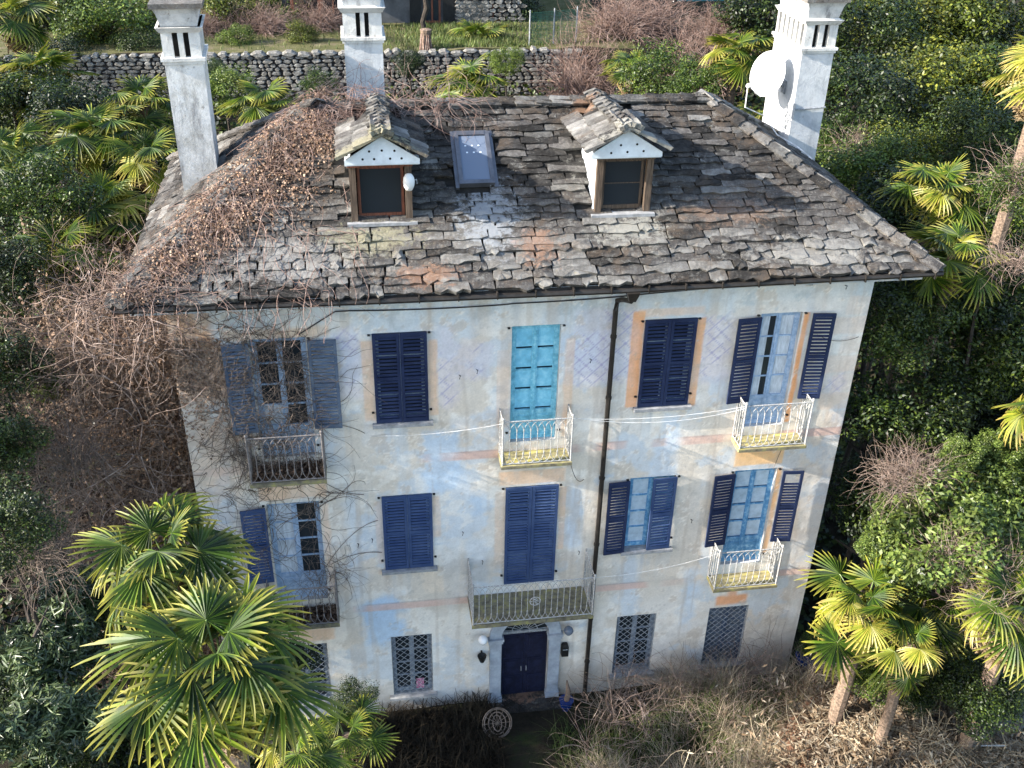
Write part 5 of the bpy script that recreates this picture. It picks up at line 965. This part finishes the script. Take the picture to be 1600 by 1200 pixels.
CL = np.stack([r.uniform(7.8, 13.9, 70), r.uniform(-4.2, -.4, 70)], -1)
def reg1(n): k = r.integers(0, 70, n); return CL[k, 0]+r.normal(size=n)*.13, np.minimum(CL[k, 1]+r.normal(size=n)*.13, -.2)
V1, F1 = blades(6000, reg1, .85, .007, r, 1.2); tag(link('dry_grass', npmesh('dry_grass', V1, F1, M['straw'])), 'tangled pale dry grass heaped in front of the right ground floor windows', 'grass', kind='stuff')
V_, F_ = [], []; st = np.stack([r.uniform(7.8, 13.5, 120), r.uniform(-3.8, -.5, 120), r.uniform(-3.9, -3.3, 120)], -1); tangle(st, np.array([[.4, -.2, .7], [-.5, -.2, .6], [.1, -.5, .8]]), 1300, 11, .12, .21, .05, .0065, V_, F_, None, seed=21)
tag(link('dry_brambles', tanglemesh('dry_brambles', V_, F_, M['twig'])), 'arching pale bramble stems over the dry grass in front of the villa', 'brambles', kind='stuff')
V1, F1 = blades(6500, lambda n: (r.uniform(7.2, 14.5, n), r.uniform(-5.5, -1.2, n)), .5, .011, r, 1.0); tag(link('green_grass', npmesh('green_grass', V1, F1, M['grass'])), 'green grass growing through the dry grass at the bottom edge', 'grass', kind='stuff')
V1, F1 = blades(2600, lambda n: (r.uniform(3.2, 6.1, n), r.uniform(-2.2, -.25, n)), .55, .016, r, .9); tag(link('dead_flower_bed', npmesh('dead_flower_bed', V1, F1, M['wither'])), 'dark withered strappy plants under the barred window left of the door', 'plants', kind='stuff')
V1, F1 = blades(6000, lambda n: (np.where(r.random(n) < .85, r.normal(8.6, 2.0, n), r.uniform(-6, 14, n)), r.uniform(26.6, 32.3, n)), .22, .02, r, .6, 2); tag(link('lawn_grass', npmesh('lawn_grass', V1, F1, M['grass'])), 'rough green lawn in front of the upper stone house', 'grass', kind='stuff')
# undergrowth on the slopes (low leafy ground cover)
n = 60000; x = r.uniform(-16, 30, n); y = r.uniform(1, 26, n); k2 = (x < -.6) | (x > 14.2) | (y > 7.6); x = x[k2]; y = y[k2]; P = np.stack([x, y, terr(x, y)+np.abs(r.normal(size=len(x)))*.3], -1); V1, F1 = leaves(P, np.array([0, -.2, .9]), .22, r, .6)
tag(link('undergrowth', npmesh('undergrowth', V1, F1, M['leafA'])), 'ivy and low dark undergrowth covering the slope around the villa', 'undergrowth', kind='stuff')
# dead thatch heap at lower right
c0 = at(1425, 1130, 20.9); n = 9000
th = empty('thatch_heap', (c0.x, c0.y, gz(c0.x, c0.y))); tag(th, 'heap of sunlit dead palm thatch and cuttings at the lower right', 'cuttings')
n = 26000; xx = r.normal(c0.x, 1.15, n); yy_ = r.normal(c0.y-.1, .8, n); hz = c0.z-.95+1.0*np.exp(-((xx-c0.x)/2.0)**2-((yy_-c0.y)/1.6)**2)*r.uniform(.6, 1.05, n)+.08*r.normal(size=n); V1, F1 = leaves(np.stack([xx, yy_, hz], -1), np.array([-.2, -.5, .8]), .17, r, .8, .12); o = link('cuttings', npmesh('cuttings', V1, F1, M['thatch']), th); o.location = -Vector(th.location); o['kind'] = 'stuff'
V_, F_ = [], []; k3 = r.integers(0, n, 300); tangle(np.stack([xx, yy_, hz], -1)[k3], np.array([[.5, -.5, .3], [-.6, -.2, .3]]), 900, 6, .14, .25, .03, .009, V_, F_, None, seed=31); o = link('straw_stems', tanglemesh('straw_stems', V_, F_, M['straw']), th); o.location = -Vector(th.location); o['kind'] = 'stuff'
m = MB(); m.lathe([(2.6, -1.9), (2.1, -.95), (1.3, -.5), (.5, -.2), (.02, -.1)], 18, tuple(c0)); o = m.build('heap_core', M['terra'], th); o.location = -Vector(th.location)
for k in range(8):
    o = link('dead_frond', FRD[k % 3], th); o.location = Vector((random.uniform(-1, 1.1), random.uniform(-.7, .5), c0.z-th.location.z+random.uniform(-.4, .0))); o.rotation_euler = (random.uniform(-.4, .4), random.uniform(-.2, .4), random.uniform(0, 6))
# ------------------------------------------------------------------ terrace wall (stones)
tw = empty('terrace_wall', (4, 26, 3)); tag(tw, 'long dry stone retaining wall behind the villa, holding up the lawn', 'stone wall')
m = MB(); m.box(-16, 9, .12, .5, -1.0, 1.85); m.build('wall_core', M['wcore'], tw)
def rock(m, x, y, z, a, b_, c, R_):
    vs = []
    for k in range(6):
        t = 2*PI*k/6+R_.uniform(-.25, .25); vs.append((x+a*math.cos(t)*R_.uniform(.7, 1.12), y-R_.uniform(0, .06), z+c*math.sin(t)*R_.uniform(.7, 1.15)))
    back = [(p[0], y+b_, p[2]) for p in vs]; front = [(x+(p[0]-x)*.72, y-b_*.5, z+(p[2]-z)*.72) for p in vs]
    m.loft([back, vs, front])
R_ = random.Random(9); m = MB(); z = -1.0
while z < 1.75:
    hh = R_.uniform(.11, .25); x = -16.0
    while x < 9:
        ww = R_.uniform(.12, .55); rock(m, x+ww/2, .08, z+hh/2, ww*.50, .10, hh*.52, R_); x += ww
    z += hh*.92
m.build('wall_stones', M['wstone'], tw)['kind'] = 'stuff'
x = -16
while x < 9:
    ww = R_.uniform(.3, .7); m = MB(); rock(m, 0, 0, 0, ww*.52, .25, R_.uniform(.08, .14), R_); o = m.build('coping_stone', M['wstone'], tw, loc=(x+ww/2, .12, 1.85+R_.uniform(-.04, .06))); x += ww*.97
# ------------------------------------------------------------------ upper stone house
uh = empty('stone_house', (7, 32.9, 4.6)); tag(uh, 'grey stone house with wooden glazed doors above the lawn, only its foot in view', 'house')
m = MB(); m.box(-6.5, 4.5, 0, 6, -.2, 5.2); m.build('wall', M['concrete'], uh)
m = MB(); m.loft([[(-7, -.6, 5.1), (5, -.6, 5.1), (5, 3, 7.2), (-7, 3, 7.2)], [(-7, -.6, 5.2), (5, -.6, 5.2), (5, 3, 7.3), (-7, 3, 7.3)]]); m.loft([[(-7, 3, 7.2), (5, 3, 7.2), (5, 6.6, 5.1), (-7, 6.6, 5.1)], [(-7, 3, 7.3), (5, 3, 7.3), (5, 6.6, 5.2), (-7, 6.6, 5.2)]]); m.build('roof', M['stone_d'], uh)
for (x, wd_) in ((.35, .8), (-4.2, 1.1), (3.2, .8)):
    d = empty('glazed_door', (x, 0, 0), 0, uh); m = MB()
    for a, b_ in ((-wd_/2, -wd_/2+.1), (wd_/2-.1, wd_/2), (-.04, .04)): m.box(a, b_, -.06, .02, .05, 2.2)
    m.box(-wd_/2, wd_/2, -.065, .02, .0, .12); m.box(-wd_/2, wd_/2, -.065, .02, 2.2, 2.3); m.build('door_frame', M['woodr'], d)
    m = MB(); m.box(-wd_/2, wd_/2, -.02, -.01, .1, 2.2); m.build('pane', M['glass'], d)
    for sg in (-1, 1): m = MB(); m.box(sg*(wd_/2+.12)-.02-(.5 if sg < 0 else 0), sg*(wd_/2+.12)+.02+(.5 if sg > 0 else 0), -.07, -.02, .05, 2.3); m.build('door_shutter', M['lampb'], d)
m = MB(); m.box(1.6, 3.0, -.12, -.0, -.1, 1.0); m.build('stone_plinth', M['wstone'], uh)
R2 = random.Random(4); m = MB(); z = -.1
while z < 1.6:
    x = 1.4
    while x < 4.4: ww = R2.uniform(.2, .5); rock(m, x+ww/2, -.12, z+.1, ww*.5, .06, .1, R2); x += ww
    z += .19
m.build('stone_facing', M['wstone'], uh)['kind'] = 'stuff'
pc = empty('wooden_porch', (2.2, 31.9, 4.6)); tag(pc, 'dark wooden lean-to porch at the left end of the upper house', 'porch')
for x in (-1.2, 0, 1.4): m = MB(); m.box(x-.07, x+.07, -.07, .07, 0, 2.6); m.build('post', M['woodr'], pc)
m = MB(); m.loft([[(-1.6, -.5, 2.5), (1.8, -.5, 2.5), (1.8, 1.2, 3.0), (-1.6, 1.2, 3.0)], [(-1.6, -.5, 2.6), (1.8, -.5, 2.6), (1.8, 1.2, 3.1), (-1.6, 1.2, 3.1)]]); m.build('porch_roof', M['wood'], pc)
m = MB(); m.box(-1.3, -.7, .5, .9, 0, 1.2); m.build('log_stack', M['wood'], pc)
# garden bits on the lawn
p = at(655, 45, 50); tr = empty('pollarded_tree', (p.x, 30.6, 4.65)); tag(tr, 'knobbly pale bare tree in front of the upper house doors', 'tree')
m = MB(); m.tube([(0, 0, -.1), (-.1, 0, .5), (.1, 0, 1.1), (0, 0, 1.7)], [.13, .11, .12, .10], 8); m.build('trunk', M['bark'], tr)
m = MB()
for a in range(7): t = a*.9; m.tube([(0, 0, 1.6), (math.cos(t)*.5, math.sin(t)*.4, 2.0), (math.cos(t)*.8, math.sin(t)*.6, 2.5), (math.cos(t)*1.1, math.sin(t)*.7, 2.9)], [.08, .06, .07, .02], 6)
m.build('limbs', M['iron'], tr)
p = at(662, 72, 44); o = empty('palm_stump', (p.x, 26.7, 4.6)); tag(o, 'shaggy reddish brown palm stump at the edge of the lawn', 'tree stump'); m = MB(); m.lathe([(.2, -.2), (.24, .3), (.2, .8), (.25, 1.05), (.05, 1.1)], 9); m.build('trunk', M['palmbark'], o)
m = MB()
for k in range(60): a = random.uniform(0, 6.28); m.tube([(.2*math.cos(a), .2*math.sin(a), random.uniform(.4, 1.1)), (.3*math.cos(a), .3*math.sin(a), random.uniform(-.2, .3))], .012, 3)
m.build('fibres', M['twigr'], o)
p = at(855, 60, 44); fn_ = empty('netting_fence', (p.x-.5, 27.2, 4.55)); tag(fn_, 'short run of dark green netting fence at the right end of the lawn', 'fence')
for x in (-.35, .75, 1.8): m = MB(); m.tube([(x, x*.3, -.2), (x, x*.3, 1.75)], .03, 6); m.build('post', M['ironr'], fn_)
m = MB()
for k in range(44): x = -.35+k*.05; m.tube([(x, x*.3, 0), (x+.02*math.sin(k), x*.3, 1.65)], .007, 3)
for k in range(26): z = k*.065; m.tube([(-.35, -.105, z), (1.8, .54, z+.02)], .007, 3)
m.build('netting', M['mesh'], fn_)
p = at(1092, 28, 52); o = empty('tarpaulin', (p.x, p.y, gz(p.x, p.y))); tag(o, 'teal tarpaulin glimpsed through the bare shrubs behind', 'tarpaulin'); m = MB(); m.box(-1.2, 1.2, -.05, .05, .3, 2.4); m.frus(-1.2, 1.2, -.05, .05, 2.4, -1.1, 1.1, .6, .7, 2.7); m.build('sheet', M['teal'], o)
# ------------------------------------------------------------------ front yard bits
pb = empty('plant_pot', (13.9, -.1, gz(13.9, -.1)+.1)); tag(pb, 'blue glazed pot with a trailing plant at the right corner of the villa', 'plant pot')
m = MB(); m.lathe([(.16, 0), (.24, .25), (.28, .5), (.30, .52), (.26, .53), (.2, .4)], 16); m.build('pot', M['pot'], pb); o = link('plant', CR['B'][0], pb, (0, 0, .85)); o.scale = (.42, .42, .5)
pb = empty('plant_pot', (7.75, -.45, gz(7.75, -.45))); tag(pb, 'small blue pot beside the front step', 'plant pot'); m = MB(); m.lathe([(.10, 0), (.15, .15), (.17, .3), (.18, .31), (.13, .3)], 14); m.build('pot', M['pot'], pb); m = MB(); m.tube([(0, 0, .25), (.03, 0, .6), (-.02, 0, .95)], [.07, .06, .02], 7); m.build('plant', M['twigd'], pb)
hp = empty('wicker_hoop', (6.0, -.95, -4.25)); tag(hp, 'round brown wicker hoop leaning in the dark left of the front step', 'wicker hoop')
m = MB()
for rr_ in (.34, .30, .2, .1): m.tube([(rr_*math.cos(2*PI*k/24), -.1+.15*math.sin(2*PI*k/24), .38+rr_*math.sin(2*PI*k/24)) for k in range(25)], .014, 5)
m.build('rim', M['bark2'], hp); m = MB()
for k in range(12): a = 2*PI*k/12; m.tube([(0, -.1, .38), (.34*math.cos(a), -.1+.15*math.sin(a), .38+.34*math.sin(a))], .008, 4)
m.build('spokes', M['bark2'], hp)
# rendered wall at the bottom right corner
a = at(1478, 1215, 20.8); b_ = at(1640, 1060, 22.5); rw = empty('garden_wall', (a.x, a.y, a.z-2.2)); tag(rw, 'grey rendered garden wall cutting the bottom right corner', 'wall')
ang = math.atan2(b_.y-a.y, b_.x-a.x); L = math.hypot(b_.x-a.x, b_.y-a.y); rw.rotation_euler.z = ang; zt = 2.2; zt2 = 2.2+(b_.z-a.z)
m = MB(); m.loft([[(-1.2, -.02, 0), (L+2, -.02, 0), (L+2, -.02, zt2), (-1.2, -.02, zt)], [(-1.2, .35, 0), (L+2, .35, 0), (L+2, .35, zt2), (-1.2, .35, zt)]]); m.build('wall', M['concrete'], rw)
tp = at(1372, 1165, 20.6); tq = at(1572, 1165, 20.9)
m = MB(); m.tube([tp, tq], .018, 5); tag(m.build('thin_pole', M['iron']), 'thin pale pole lying over the thatch heap at lower right', 'pole')
